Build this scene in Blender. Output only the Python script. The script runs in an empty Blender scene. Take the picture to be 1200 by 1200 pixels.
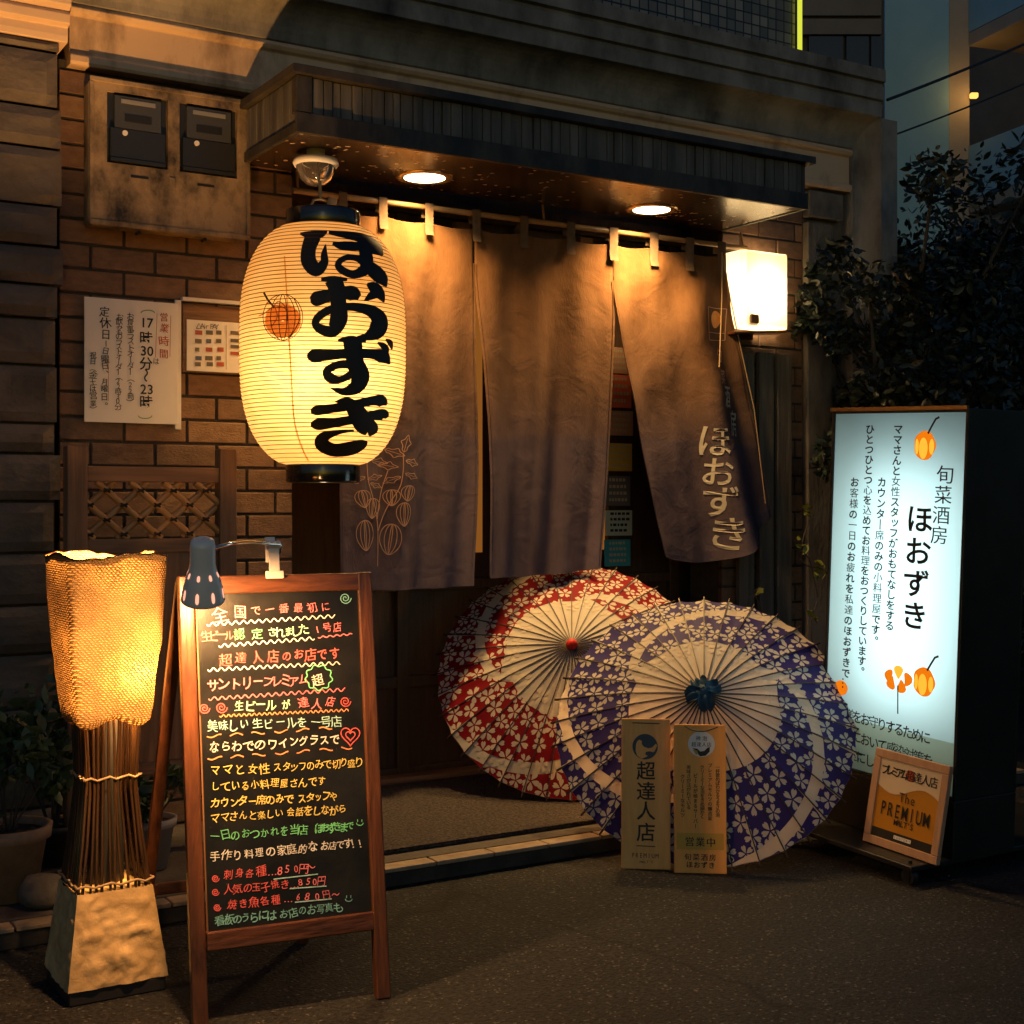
import bpy, bmesh, math, random
from mathutils import Vector, Matrix, noise
R = math.radians
rnd = random.Random(7)
C = bpy.context.scene.collection
SC = bpy.context.scene

# ------------------------------------------------------------------ camera
H = 1.15                      # eye height
YAW = R(31.6)
CS, SN = math.cos(YAW), math.sin(YAW)
cam = bpy.data.cameras.new('camera'); co = bpy.data.objects.new('camera', cam); C.objects.link(co)
co.location = (0, 0, H); co.rotation_euler = (R(90), 0, -YAW)
cam.lens = 48; cam.sensor_width = 36; cam.shift_y = -10/1200; cam.clip_end = 500; cam.clip_start = .05
SC.camera = co

# ------------------------------------------------------------------ sky, faint last daylight, exposure
w = bpy.data.worlds.new('World'); SC.world = w; w.use_nodes = True
nt = w.node_tree; bgn = nt.nodes['Background']
sky = nt.nodes.new('ShaderNodeTexSky'); sky.sky_type = 'NISHITA'; sky.sun_disc = False
sky.sun_elevation = R(2.5); sky.sun_rotation = R(205)
tint = nt.nodes.new('ShaderNodeMix'); tint.data_type = 'RGBA'; tint.blend_type = 'MULTIPLY'; tint.inputs['Factor'].default_value = 1   # deep blue hour
tint.inputs[7].default_value = (.29, .53, 1, 1); nt.links.new(sky.outputs[0], tint.inputs[6])
nt.links.new(tint.outputs[2], bgn.inputs[0]); bgn.inputs[1].default_value = 0.10
sl = bpy.data.lights.new('sun', 'SUN'); sl.energy = .012; sl.angle = R(12); sl.color = (1, .93, .85)
so = bpy.data.objects.new('sun', sl); C.objects.link(so); so.rotation_euler = (R(80), 0, R(-25)); so.location = (-6, -6, 8)
SC.view_settings.view_transform = 'Standard'; SC.view_settings.look = 'None'
SC.view_settings.exposure = .28; SC.view_settings.gamma = 1
SC.cycles.max_bounces = 8; SC.cycles.diffuse_bounces = 4; SC.cycles.transparent_max_bounces = 8
SC.cycles.sample_clamp_indirect = 4; SC.cycles.caustics_reflective = False; SC.cycles.caustics_refractive = False

# lamp powers (watts) and colours, each lamp is built further down
P_BASKET, P_LANTERN, P_DOWN, P_CLIP, P_WALL, P_BOX, P_SPOT = 30, 7, 15, 44, 8, 2.3, 9.0
WARM = (1, .47, .13); WARM2 = (1, .64, .31); COOL = (.88, .98, 1)

# ------------------------------------------------------------------ geometry helpers
def ray(px, py):
    l = (px-600)/1600; v = (590-py)/1600
    return Vector((CS*l+SN, -SN*l+CS, v))
O = Vector((0, 0, H))
def atY(px, py, Y): d = ray(px, py); return O + d*(Y/d.y)
def atX(px, py, X): d = ray(px, py); return O + d*(X/d.x)
def atZ(px, py, Z): d = ray(px, py); return O + d*((Z-H)/d.z)

class MB:
    def __init__(s): s.v = []; s.f = []; s.m = []; s.smooth = []
    def add(s, vs, fs, mi=0, sm=False):
        b = len(s.v); s.v += [Vector(p) for p in vs]
        for f in fs: s.f.append([b+i for i in f]); s.m.append(mi); s.smooth.append(sm)
    def quad(s, a, b, c, d, mi=0): s.add([a, b, c, d], [(0, 1, 2, 3)], mi)
    def obox(s, c, ux, uy, uz, mi=0):      # centre and three half vectors
        c, ux, uy, uz = Vector(c), Vector(ux), Vector(uy), Vector(uz)
        vs = [c+ux*i+uy*j+uz*k for i in (-1, 1) for j in (-1, 1) for k in (-1, 1)]
        s.add(vs, [(0, 1, 3, 2), (4, 6, 7, 5), (0, 4, 5, 1), (2, 3, 7, 6), (0, 2, 6, 4), (1, 5, 7, 3)], mi)
    def box(s, x0, x1, y0, y1, z0, z1, mi=0):
        s.obox(((x0+x1)/2, (y0+y1)/2, (z0+z1)/2), ((x1-x0)/2, 0, 0), (0, (y1-y0)/2, 0), (0, 0, (z1-z0)/2), mi)
    def tube(s, pts, r, n=8, mi=0, cap=True, r2=None):
        pts = [Vector(p) for p in pts]; rings = []
        for i, p in enumerate(pts):
            t = (pts[min(i+1, len(pts)-1)]-pts[max(i-1, 0)]).normalized()
            a = t.cross(Vector((0, 0, 1)) if abs(t.z) < .9 else Vector((1, 0, 0))).normalized(); b = t.cross(a)
            rr = r if r2 is None else r+(r2-r)*i/(len(pts)-1)
            if callable(r): rr = r(i/(len(pts)-1))
            rings.append([p+(a*math.cos(q)+b*math.sin(q))*rr for q in [2*math.pi*k/n for k in range(n)]])
        vs = sum(rings, []); fs = []
        for i in range(len(pts)-1):
            for k in range(n):
                k2 = (k+1) % n; fs.append((i*n+k, i*n+k2, (i+1)*n+k2, (i+1)*n+k))
        s.add(vs, fs, mi, True)
        if cap:
            s.add(rings[0], [tuple(range(n))], mi); s.add(rings[-1], [tuple(range(n))], mi)
    def lathe(s, prof, c=(0, 0, 0), n=48, mi=0, sq=None, capb=False, capt=False):
        c = Vector(c); vs = []; fs = []
        for (r, z) in prof:
            for k in range(n):
                a = 2*math.pi*k/n; x, y = math.cos(a), math.sin(a)
                if sq:                      # superellipse section
                    q = (abs(x)**sq+abs(y)**sq)**(-1/sq); x *= q; y *= q
                vs.append(c+Vector((x*r, y*r, z)))
        for i in range(len(prof)-1):
            for k in range(n):
                k2 = (k+1) % n; fs.append((i*n+k, i*n+k2, (i+1)*n+k2, (i+1)*n+k))
        if capb: fs.append(tuple(range(n)))
        if capt: fs.append(tuple(range((len(prof)-1)*n, len(prof)*n)))
        s.add(vs, fs, mi, True)
    def grid(s, fn, nu, nv, mi=0, sm=True):
        vs = [fn(i/nu, j/nv) for j in range(nv+1) for i in range(nu+1)]
        fs = [(j*(nu+1)+i, j*(nu+1)+i+1, (j+1)*(nu+1)+i+1, (j+1)*(nu+1)+i) for j in range(nv) for i in range(nu)]
        s.add(vs, fs, mi, sm)
    def ribbon(s, pts, wd, mp, mi=0, d=0.0, sub=1):
        """flat band along 2-D points; mp(u, v, d) puts it on a surface; wd number or list"""
        n = len(pts); L = []
        for i, p in enumerate(pts):
            a = pts[max(i-1, 0)]; b = pts[min(i+1, n-1)]
            tx, ty = b[0]-a[0], b[1]-a[1]; q = math.hypot(tx, ty) or 1
            ww = (wd[i] if isinstance(wd, (list, tuple)) else wd)/2
            L.append([(p[0]-ty/q*ww*(1-2*k/sub), p[1]+tx/q*ww*(1-2*k/sub)) for k in range(sub+1)])
        vs = [mp(x, y, d) for row in L for (x, y) in row]; m = sub+1
        fs = [(i*m+k, i*m+k+1, (i+1)*m+k+1, (i+1)*m+k) for i in range(n-1) for k in range(sub)]
        s.add(vs, fs, mi, True)
    def poly(s, pts, mp, mi=0, d=0.0): s.add([mp(x, y, d) for x, y in pts], [tuple(range(len(pts)))], mi)

def build(name, mb, mats, parent=None, bevel=0, label=None, origin=None, seg=2):
    me = bpy.data.meshes.new(name)
    off = Vector((0, 0, 0))
    if origin is not None: off = Vector(origin)
    elif parent is not None:
        p = parent
        while p is not None: off += Vector(p.location); p = p.parent
    me.from_pydata([tuple(v-off) for v in mb.v], [], mb.f)
    if not isinstance(mats, (list, tuple)): mats = [mats]
    for m in mats: me.materials.append(m)
    me.polygons.foreach_set('material_index', mb.m); me.polygons.foreach_set('use_smooth', mb.smooth)
    me.update()
    o = bpy.data.objects.new(name, me); C.objects.link(o)
    if origin is not None: o.location = origin
    if parent is not None: o.parent = parent
    if bevel:
        b = o.modifiers.new('bevel', 'BEVEL'); b.width = bevel; b.segments = seg; b.limit_method = 'ANGLE'; b.angle_limit = R(40)
    if label: o['label'] = label
    return o
def thing(name, label, cat, loc=(0, 0, 0), group=None):
    o = bpy.data.objects.new(name, None); C.objects.link(o); o.location = loc; o.empty_display_size = .1
    o['label'] = label; o['category'] = cat
    if group: o['group'] = group
    return o
def tag(o, label, cat, group=None):
    o['label'] = label; o['category'] = cat
    if group: o['group'] = group
    return o
def struct(name, mb, mats, bevel=0):
    o = build(name, mb, mats, None, bevel); o['kind'] = 'structure'; return o

class Frame:                                   # a flat face to write on
    def __init__(s, o, ux, uy):
        s.o = Vector(o); s.ux = Vector(ux).normalized(); s.uy = Vector(uy); s.uy = (s.uy-s.ux*s.uy.dot(s.ux)).normalized()
        s.n = s.ux.cross(s.uy)
    def __call__(s, u, v, d=0.0): return s.o+s.ux*u+s.uy*v+s.n*d
    def px(s, x, y):
        r = ray(x, y); t = (s.o-O).dot(s.n)/r.dot(s.n); p = O+r*t-s.o
        return p.dot(s.ux), p.dot(s.uy)

_g = {}
def glyph(ch, off=0.0):
    k = (ch, round(off, 4))
    if k not in _g:
        c = bpy.data.curves.new('g', 'FONT'); c.body = ch; c.resolution_u = 3; c.offset = off; c.fill_mode = 'FRONT'
        o = bpy.data.objects.new('g', c); C.objects.link(o); bpy.context.view_layer.update()
        me = bpy.data.meshes.new_from_object(o.evaluated_get(bpy.context.evaluated_depsgraph_get()))
        vs = [(v.co.x, v.co.y) for v in me.vertices]; fs = [tuple(p.vertices) for p in me.polygons]
        bpy.data.objects.remove(o); bpy.data.curves.remove(c); bpy.data.meshes.remove(me)
        _g[k] = (vs, fs)
    return _g[k]
ROT = set('ー〜（）()…―-~「」')
def put(mb, ch, u, v, size, mp, mi=0, off=0.0, rot=0.0, d=.0012, sx=1.0, shear=0.0, vert=False, center=True):
    if ch in ' 　': return
    vs, fs = glyph(ch, off)
    if not vs: return
    cx, cy = .5, .38
    if ord(ch) < 0x2000: cx = (min(x for x, y in vs)+max(x for x, y in vs))/2; cy = .35
    if vert and ch in ROT: rot -= math.pi/2
    if vert and ch in '。、': u += .55*size; v += .5*size
    if vert and ch in 'ッャュョっゃゅょィァ': u += .1*size; v += .08*size
    ca, sa = math.cos(rot), math.sin(rot); out = []
    for x, y in vs:
        x = (x-cx)*size*sx; y = (y-cy)*size; x += y*shear
        out.append(mp(u+x*ca-y*sa, v+x*sa+y*ca, d))
    mb.add(out, fs, mi)
def text_between(mb, s, a, b, mp, size, mi=0, off=0.0, vert=False, jit=0.0, d=.0012, sx=1.0, rot=0.0, shear=0.0):
    """characters spread evenly from point a to point b (2-D on the face)"""
    n = len(s)
    for i, ch in enumerate(s):
        t = i/(n-1) if n > 1 else .5
        u = a[0]+(b[0]-a[0])*t; v = a[1]+(b[1]-a[1])*t
        kan = ord(ch) >= 0x4e00                # dense characters get weight from a doubled stroke, not from an outline offset
        j = lambda q: rnd.uniform(-q, q)*jit
        a_ = (u+j(.06)*size, v+j(.1)*size, size*(1+j(.14))); b_ = (rot+j(.16),); c_ = (sx*(1+j(.12)), shear+j(.15))
        put(mb, ch, a_[0], a_[1], a_[2], mp, mi, 0.0 if kan else off, b_[0], d, c_[0], c_[1], vert)
        if kan and off > .003: put(mb, ch, a_[0]+off*1.3*size, a_[1], a_[2], mp, mi, 0.0, b_[0], d+.00025, c_[0], c_[1], vert)

# ------------------------------------------------------------------ materials
def nodes(m): return m.node_tree.nodes, m.node_tree.links
def mat(name, col, rough=.6, metal=0.0, col2=None, scale=8.0, stretch=(1, 1, 1), bump=0.0, bscale=None, detail=6, spec=.5,
        ramp=(.35, .65), coat=0.0, dist=0.0, speck=None, speck_scale=200, speck_thr=.1, rv=0.0):
    m = bpy.data.materials.new(name); m.use_nodes = True; N, L = nodes(m); b = N['Principled BSDF']
    b.inputs['Roughness'].default_value = rough; b.inputs['Metallic'].default_value = metal
    b.inputs['Specular IOR Level'].default_value = spec; b.inputs['Coat Weight'].default_value = coat
    b.inputs['Base Color'].default_value = (*col, 1)
    tc = N.new('ShaderNodeTexCoord'); mp = N.new('ShaderNodeMapping'); mp.inputs['Scale'].default_value = stretch
    L.new(tc.outputs['Object'], mp.inputs[0])
    out = None
    if col2 is not None:
        nz = N.new('ShaderNodeTexNoise'); nz.inputs['Scale'].default_value = scale; nz.inputs['Detail'].default_value = detail
        nz.inputs['Distortion'].default_value = dist; nz.inputs['Roughness'].default_value = .65
        L.new(mp.outputs[0], nz.inputs['Vector'])
        cr = N.new('ShaderNodeValToRGB'); cr.color_ramp.elements[0].position = ramp[0]; cr.color_ramp.elements[1].position = ramp[1]
        cr.color_ramp.elements[0].color = (*col, 1); cr.color_ramp.elements[1].color = (*col2, 1)
        L.new(nz.outputs['Fac'], cr.inputs[0]); out = cr.outputs[0]
        if rv:
            mr = N.new('ShaderNodeMapRange'); mr.inputs[3].default_value = rough-rv; mr.inputs[4].default_value = rough+rv
            L.new(nz.outputs['Fac'], mr.inputs[0]); L.new(mr.outputs[0], b.inputs['Roughness'])
    if speck is not None:
        vz = N.new('ShaderNodeTexVoronoi'); vz.inputs['Scale'].default_value = speck_scale; L.new(tc.outputs['Object'], vz.inputs['Vector'])
        lt = N.new('ShaderNodeMath'); lt.operation = 'LESS_THAN'; lt.inputs[1].default_value = speck_thr
        sep = N.new('ShaderNodeSeparateColor'); L.new(vz.outputs['Color'], sep.inputs[0]); L.new(sep.outputs[0], lt.inputs[0])
        mx = N.new('ShaderNodeMix'); mx.data_type = 'RGBA'; L.new(lt.outputs[0], mx.inputs['Factor'])
        if out is not None: L.new(out, mx.inputs[6])
        else: mx.inputs[6].default_value = (*col, 1)
        mx.inputs[7].default_value = (*speck, 1); out = mx.outputs[2]
    if out is not None: L.new(out, b.inputs['Base Color'])
    if bump:
        nb = N.new('ShaderNodeTexNoise'); nb.inputs['Scale'].default_value = bscale or scale*3; nb.inputs['Detail'].default_value = 8
        L.new(mp.outputs[0], nb.inputs['Vector'])
        bp = N.new('ShaderNodeBump'); bp.inputs['Strength'].default_value = bump; bp.inputs['Distance'].default_value = .01
        L.new(nb.outputs['Fac'], bp.inputs['Height']); L.new(bp.outputs[0], b.inputs['Normal'])
    return m
def wood(name, a, b, axis='z', rough=.5, scale=14, coat=0.0, bump=.25):
    st = {'x': (.06, 1, 1), 'y': (1, .06, 1), 'z': (1, 1, .06)}[axis]
    return mat(name, a, rough, 0, b, scale*3, tuple(q for q in st), bump, scale*5, dist=.6, coat=coat, ramp=(.3, .7))
def emis(name, col, strength):
    m = bpy.data.materials.new(name); m.use_nodes = True; N, L = nodes(m); N.clear()
    e = N.new('ShaderNodeEmission'); e.inputs[0].default_value = (*col, 1); e.inputs[1].default_value = strength
    o = N.new('ShaderNodeOutputMaterial'); L.new(e.outputs[0], o.inputs[0]); return m
def paper(name, col, trans, tcol=None, rough=.7, noise_col=None, scale=60):
    """thin sheet: diffuse front plus light coming through"""
    m = bpy.data.materials.new(name); m.use_nodes = True; N, L = nodes(m); b = N['Principled BSDF']; o = N['Material Output']
    b.inputs['Base Color'].default_value = (*col, 1); b.inputs['Roughness'].default_value = rough; b.inputs['Specular IOR Level'].default_value = .25
    t = N.new('ShaderNodeBsdfTranslucent'); t.inputs[0].default_value = (*(tcol or col), 1)
    mx = N.new('ShaderNodeMixShader'); mx.inputs[0].default_value = trans
    L.new(b.outputs[0], mx.inputs[1]); L.new(t.outputs[0], mx.inputs[2]); L.new(mx.outputs[0], o.inputs[0])
    if noise_col:
        tc = N.new('ShaderNodeTexCoord'); nz = N.new('ShaderNodeTexNoise'); nz.inputs['Scale'].default_value = scale; nz.inputs['Detail'].default_value = 6
        L.new(tc.outputs['Object'], nz.inputs['Vector'])
        cr = N.new('ShaderNodeValToRGB'); cr.color_ramp.elements[0].position = .35; cr.color_ramp.elements[1].position = .65
        cr.color_ramp.elements[0].color = (*noise_col, 1); cr.color_ramp.elements[1].color = (*(tcol or col), 1)
        L.new(nz.outputs['Fac'], cr.inputs[0]); L.new(cr.outputs[0], t.inputs[0])
    return m

M = {}
M['concrete'] = mat('weathered concrete', (.028, .025, .022), .85, 0, (.20, .175, .145), 5, (1, 1, .5), .35, 60, ramp=(.25, .62))
M['concrete_grey'] = mat('grey weathered cornice', (.035, .033, .03), .85, 0, (.27, .255, .23), 5, (1, 1, .5), .4, 55, ramp=(.25, .62), detail=9)
M['concrete2'] = mat('beige painted concrete', (.13, .085, .05), .7, 0, (.58, .42, .28), 4.5, (1, 1, .45), .15, 70, ramp=(.28, .5), detail=9)
M['beam_l'] = mat('smooth beige coping', (.52, .38, .27), .5, 0, (.62, .47, .34), 3, (1, 1, 1), .05, 50)
M['mortar'] = mat('dark mortar', (.035, .03, .026), .95, 0, (.06, .05, .045), 20, bump=.3, bscale=120)
BR = []
for i, (a, b) in enumerate([((.16, .085, .045), (.24, .135, .075)), ((.12, .065, .036), (.20, .115, .065)), ((.20, .11, .055), (.28, .17, .095)), ((.10, .06, .038), (.17, .10, .06))]):
    BR.append(mat('brown brick', a, .55, 0, b, 18, (1, 1, 2), .3, 90, rv=.12))
M['stone'] = mat('rough split stone', (.068, .058, .052), .7, 0, (.125, .106, .094), 6, (1, 1, 1.4), .45, 30, dist=.5)
M['stone2'] = mat('rough split stone', (.075, .064, .056), .7, 0, (.135, .114, .10), 5, (1, 1, 1.4), .45, 28, dist=.5)
M['board_dark'] = mat('dark stained boards', (.045, .042, .038), .65, 0, (.135, .128, .115), 16, (1, 1, .1), .25, 50)
M['cap_dark'] = mat('stained dark sheet metal', (.012, .011, .010), .55, .1, (.07, .06, .048), 7, (1, 1, .5), .2, 40, ramp=(.4, .7), detail=9)
M['soffit'] = mat('brown lacquered soffit', (.020, .011, .006), .24, 0, (.04, .022, .011), 5, (1, 1, 1), .04, 30, speck=(.5, .38, .25), speck_scale=75, speck_thr=.025)
M['asphalt'] = mat('asphalt', (.0025, .0027, .003), .75, 0, (.030, .0305, .031), 75, (1, 1, 1), 1.0, 110, speck=(.09, .085, .075), speck_scale=170, speck_thr=.03, spec=.3, ramp=(.40, .66))
M['mat'] = mat('coir doormat', (.010, .008, .007), .95, 0, (.068, .052, .047), 95, (1, 1, 1), 1.0, 150, detail=4, ramp=(.38, .62))
M['slab'] = mat('entrance slab', (.05, .042, .036), .8, 0, (.10, .085, .07), 8, bump=.3, bscale=80)
M['kerb'] = mat('buff kerb tile', (.20, .15, .10), .55, 0, (.34, .26, .18), 14, bump=.2, bscale=80)
M['riser'] = mat('shaded riser', (.012, .011, .010), .8, 0, (.04, .035, .03), 9, bump=.3)  # shade on the kerb front put into a near-black colour
M['wood_or'] = wood('varnished orange wood', (.035, .012, .006), (.16, .055, .020), 'z', .38, 14, .25)
M['wood_or_x'] = wood('varnished orange wood rail', (.035, .012, .006), (.16, .055, .020), 'x', .38, 14, .25)
M['wood_br'] = wood('brown timber', (.13, .065, .03), (.28, .145, .07), 'z', .55)
M['wood_br_x'] = wood('brown timber rail', (.13, .065, .03), (.28, .145, .07), 'x', .55)
M['wood_door'] = wood('dark door timber', (.045, .022, .012), (.085, .045, .024), 'z', .45)
M['wood_door_lit'] = wood('amber lit door stile', (.20, .085, .03), (.30, .14, .055), 'z', .45)  # lit look of the stiles put into a lighter wood colour
M['wood_grey'] = wood('weathered grey planks', (.08, .068, .05), (.19, .16, .12), 'z', .8, 10, 0, .6)
M['wood_pq'] = wood('light plaque wood', (.70, .33, .08), (.84, .44, .13), 'z', .5, 9)
M['wood_pq2'] = wood('tan plaque wood', (.80, .31, .05), (.88, .40, .08), 'z', .5, 9)
M['wood_fr'] = wood('pale frame wood', (.34, .19, .11), (.46, .28, .17), 'z', .5, 9)
M['bamboo'] = mat('smoked bamboo', (.36, .18, .06), .35, 0, (.52, .28, .11), 12, (1, 1, 1), .1, 40)
M['black'] = mat('black', (.012, .012, .013), .5)
M['ink'] = mat('black ink', (.008, .007, .007), .6)
M['gloss_black'] = mat('black lacquer', (.008, .008, .009), .16, coat=.5)
M['black_metal'] = mat('black sheet steel', (.010, .011, .011), .4, .3, (.022, .022, .022), 6, bump=.05)
M['meter_box'] = mat('grimy beige plastic', (.02, .015, .01), .6, 0, (.34, .245, .145), 8, (1, 1, .7), .15, 60, ramp=(.36, .60), detail=10)
M['meter_grey'] = mat('meter grey', (.05, .053, .056), .4)
M['meter_plate'] = mat('grey name plate', (.22, .22, .22), .4)
M['meter_dark'] = mat('meter dark', (.02, .021, .022), .35)
M['white'] = mat('white plastic', (.75, .73, .70), .45)
M['paper'] = mat('notice paper', (.82, .78, .74), .7, 0, (.88, .85, .81), 3)
M['cloth'] = mat('brown hemp cloth', (.085, .052, .034), .9, 0, (.130, .083, .056), 7, (1, 1, .35), .12, 200, spec=.08)
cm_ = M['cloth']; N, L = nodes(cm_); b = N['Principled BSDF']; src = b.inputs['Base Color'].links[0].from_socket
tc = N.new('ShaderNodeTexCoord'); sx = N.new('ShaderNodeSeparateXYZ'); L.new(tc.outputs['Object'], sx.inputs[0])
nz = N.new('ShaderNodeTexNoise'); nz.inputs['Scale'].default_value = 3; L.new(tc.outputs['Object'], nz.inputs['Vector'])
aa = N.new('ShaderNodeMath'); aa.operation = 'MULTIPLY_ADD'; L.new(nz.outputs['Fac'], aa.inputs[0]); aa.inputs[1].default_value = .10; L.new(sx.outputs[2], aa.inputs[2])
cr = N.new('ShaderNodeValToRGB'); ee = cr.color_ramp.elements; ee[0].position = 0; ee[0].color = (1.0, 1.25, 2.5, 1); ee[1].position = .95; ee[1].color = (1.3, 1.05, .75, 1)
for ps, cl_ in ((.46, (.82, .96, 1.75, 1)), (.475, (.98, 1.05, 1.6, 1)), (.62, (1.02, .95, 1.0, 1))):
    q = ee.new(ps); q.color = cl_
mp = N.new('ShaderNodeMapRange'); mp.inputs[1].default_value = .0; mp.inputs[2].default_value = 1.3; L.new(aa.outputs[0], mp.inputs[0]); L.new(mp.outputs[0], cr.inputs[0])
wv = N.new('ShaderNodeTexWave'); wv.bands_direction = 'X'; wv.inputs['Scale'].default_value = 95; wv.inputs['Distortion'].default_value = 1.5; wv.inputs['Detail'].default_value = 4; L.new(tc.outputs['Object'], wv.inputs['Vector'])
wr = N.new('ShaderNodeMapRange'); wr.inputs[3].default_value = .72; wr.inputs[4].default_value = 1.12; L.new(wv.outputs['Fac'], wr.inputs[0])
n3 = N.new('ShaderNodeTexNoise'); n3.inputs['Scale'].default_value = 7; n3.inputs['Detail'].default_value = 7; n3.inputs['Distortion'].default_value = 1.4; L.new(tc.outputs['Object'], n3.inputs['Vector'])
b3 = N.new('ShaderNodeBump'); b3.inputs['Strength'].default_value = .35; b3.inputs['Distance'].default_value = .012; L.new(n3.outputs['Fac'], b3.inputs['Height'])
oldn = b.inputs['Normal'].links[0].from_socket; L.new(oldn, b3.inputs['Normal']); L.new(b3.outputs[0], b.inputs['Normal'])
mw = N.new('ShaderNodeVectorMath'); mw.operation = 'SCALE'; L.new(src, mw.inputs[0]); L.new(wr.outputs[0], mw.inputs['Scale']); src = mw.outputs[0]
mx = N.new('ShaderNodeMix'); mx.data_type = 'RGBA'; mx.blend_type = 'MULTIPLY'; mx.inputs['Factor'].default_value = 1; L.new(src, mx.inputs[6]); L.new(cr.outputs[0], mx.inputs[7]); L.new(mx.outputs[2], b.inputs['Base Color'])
M['print'] = mat('cream print', (.48, .44, .36), .9, spec=.1)
M['printfade'] = mat('faded print', (.42, .26, .19), .9, spec=.1)
M['tab'] = mat('cloth loop', (.09, .058, .040), .9, 0, (.13, .088, .062), 30, spec=.1)
M['rod'] = mat('bamboo rod', (.25, .14, .06), .35, 0, (.36, .22, .1), 10)
M['chalkface'] = mat('blackboard', (.006, .006, .006), .38, 0, (.020, .020, .019), 5, (1, 1, 1), .05, 50, ramp=(.4, .75), detail=9, rv=.1)
CH = {'pink': (.95, .25, .30), 'red': (.90, .16, .16), 'green': (.20, .75, .35), 'mint': (.50, .90, .62), 'white': (.88, .88, .82),
      'yellow': (.95, .78, .22), 'orange': (.95, .40, .18), 'teal': (.25, .62, .58), 'cyan': (.45, .78, .78)}
for k, v in CH.items(): M['c_'+k] = mat('chalk '+k, tuple(q*.5 for q in v), .8, 0, v, 55, spec=.1, ramp=(.30, .52), detail=8)
M['lampgrey'] = mat('blue grey lamp enamel', (.92, .84, .76), .34, .0, coat=.2)
M['lampclip'] = mat('white clip plastic', (.85, .80, .76), .4)
M['chrome'] = mat('chrome', (.7, .7, .7), .12, 1)
M['reed'] = mat('dark reeds', (.016, .008, .005), .25, 0, (.055, .028, .013), 30, (1, 1, .1), .2, 60)
M['stucco'] = mat('sandstone base', (.36, .24, .10), .7, 0, (.60, .42, .20), 7, (1, 1, 1), 1.0, 16, dist=1.6)
M['rope'] = mat('twine', (.32, .22, .12), .85)
M['terracotta'] = mat('terracotta', (.18, .115, .075), .8, 0, (.28, .19, .13), 12, bump=.2)
M['soil'] = mat('soil', (.02, .016, .012), .95, bump=1, bscale=60)
M['rock'] = mat('garden stone', (.05, .045, .04), .8, 0, (.12, .11, .10), 10, bump=.6)
M['leaf'] = mat('dark leaves', (.025, .05, .018), .45, 0, (.06, .10, .035), 4)
M['leaf2'] = mat('evergreen leaves', (.006, .012, .009), .42, 0, (.018, .030, .020), 3)
M['leaf3'] = mat('yellow green vine leaves', (.14, .18, .03), .5, 0, (.24, .26, .06), 9)
M['bark'] = mat('bark', (.04, .03, .024), .85, 0, (.08, .065, .05), 12, (1, 1, .2), .6, 40)
M['apt_blue'] = mat('pale render', (.30, .58, .80), .8, 0, (.36, .64, .86), 1.5)
M['apt_dark'] = mat('brown cladding', (.16, .13, .11), .7, 0, (.22, .18, .15), 1.5)
M['apt_mid'] = mat('grey brown wall', (.40, .35, .32), .8, 0, (.48, .42, .38), 1.5)
M['ob_dark'] = mat('dark brown cladding', (.055, .045, .04), .7, 0, (.08, .068, .06), 1.5)
M['glass_dark'] = mat('dark window glass', (.015, .018, .02), .12)
M['win_warm'] = emis('added balcony lamp', (1, .50, .10), 1.5)
M['neon'] = emis('yellow green tube', (.62, .66, .05), 1.0)
M['down'] = emis('downlight diffuser', (1, .80, .52), 9)
M['cable'] = mat('black cable', (.01, .01, .01), .6)
M['blossom_cloth'] = mat('blue wrapping cloth', (.008, .045, .095), .75, 0, (.02, .085, .16), 20, bump=.4, bscale=60)
M['redknob'] = mat('red hub cloth', (.60, .02, .015), .6)
M['hob_or'] = mat('orange lantern fruit', (.85, .22, .02), .6, 0, (.95, .45, .05), 14)
M['navy'] = mat('navy print', (.01, .035, .07), .5)
M['gold'] = mat('gold panel', (.55, .30, .03), .5)
M['beer'] = mat('amber print', (.46, .20, .015), .4)
M['foam'] = mat('cream print panel', (.62, .50, .34), .45)
M['stk_red'] = mat('red sticker', (.50, .07, .03), .5)

am = M['asphalt']; N, L = nodes(am); b = N['Principled BSDF']; src = b.inputs['Base Color'].links[0].from_socket   # old patches and stains
tc = N.new('ShaderNodeTexCoord'); n4 = N.new('ShaderNodeTexNoise'); n4.inputs['Scale'].default_value = 1.6; n4.inputs['Detail'].default_value = 8; n4.inputs['Roughness'].default_value = .7; L.new(tc.outputs['Object'], n4.inputs['Vector'])
r4 = N.new('ShaderNodeMapRange'); r4.inputs[1].default_value = .3; r4.inputs[2].default_value = .7; r4.inputs[3].default_value = .5; r4.inputs[4].default_value = 1.5; L.new(n4.outputs['Fac'], r4.inputs[0])
sc4 = N.new('ShaderNodeVectorMath'); sc4.operation = 'SCALE'; L.new(src, sc4.inputs[0]); L.new(r4.outputs[0], sc4.inputs['Scale'])
vc = N.new('ShaderNodeTexVoronoi'); vc.feature = 'DISTANCE_TO_EDGE'; vc.inputs['Scale'].default_value = .75; vd = N.new('ShaderNodeVectorMath'); vd.operation = 'MULTIPLY_ADD'
n5 = N.new('ShaderNodeTexNoise'); n5.inputs['Scale'].default_value = 5; n5.inputs['Detail'].default_value = 6; L.new(tc.outputs['Object'], n5.inputs['Vector']); L.new(n5.outputs['Color'], vd.inputs[0]); vd.inputs[1].default_value = (.22, .22, 0); L.new(tc.outputs['Object'], vd.inputs[2]); L.new(vd.outputs[0], vc.inputs['Vector'])
r5 = N.new('ShaderNodeMapRange'); r5.inputs[1].default_value = 0; r5.inputs[2].default_value = .010; r5.inputs[3].default_value = .15; r5.inputs[4].default_value = 1; L.new(vc.outputs['Distance'], r5.inputs[0])
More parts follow.
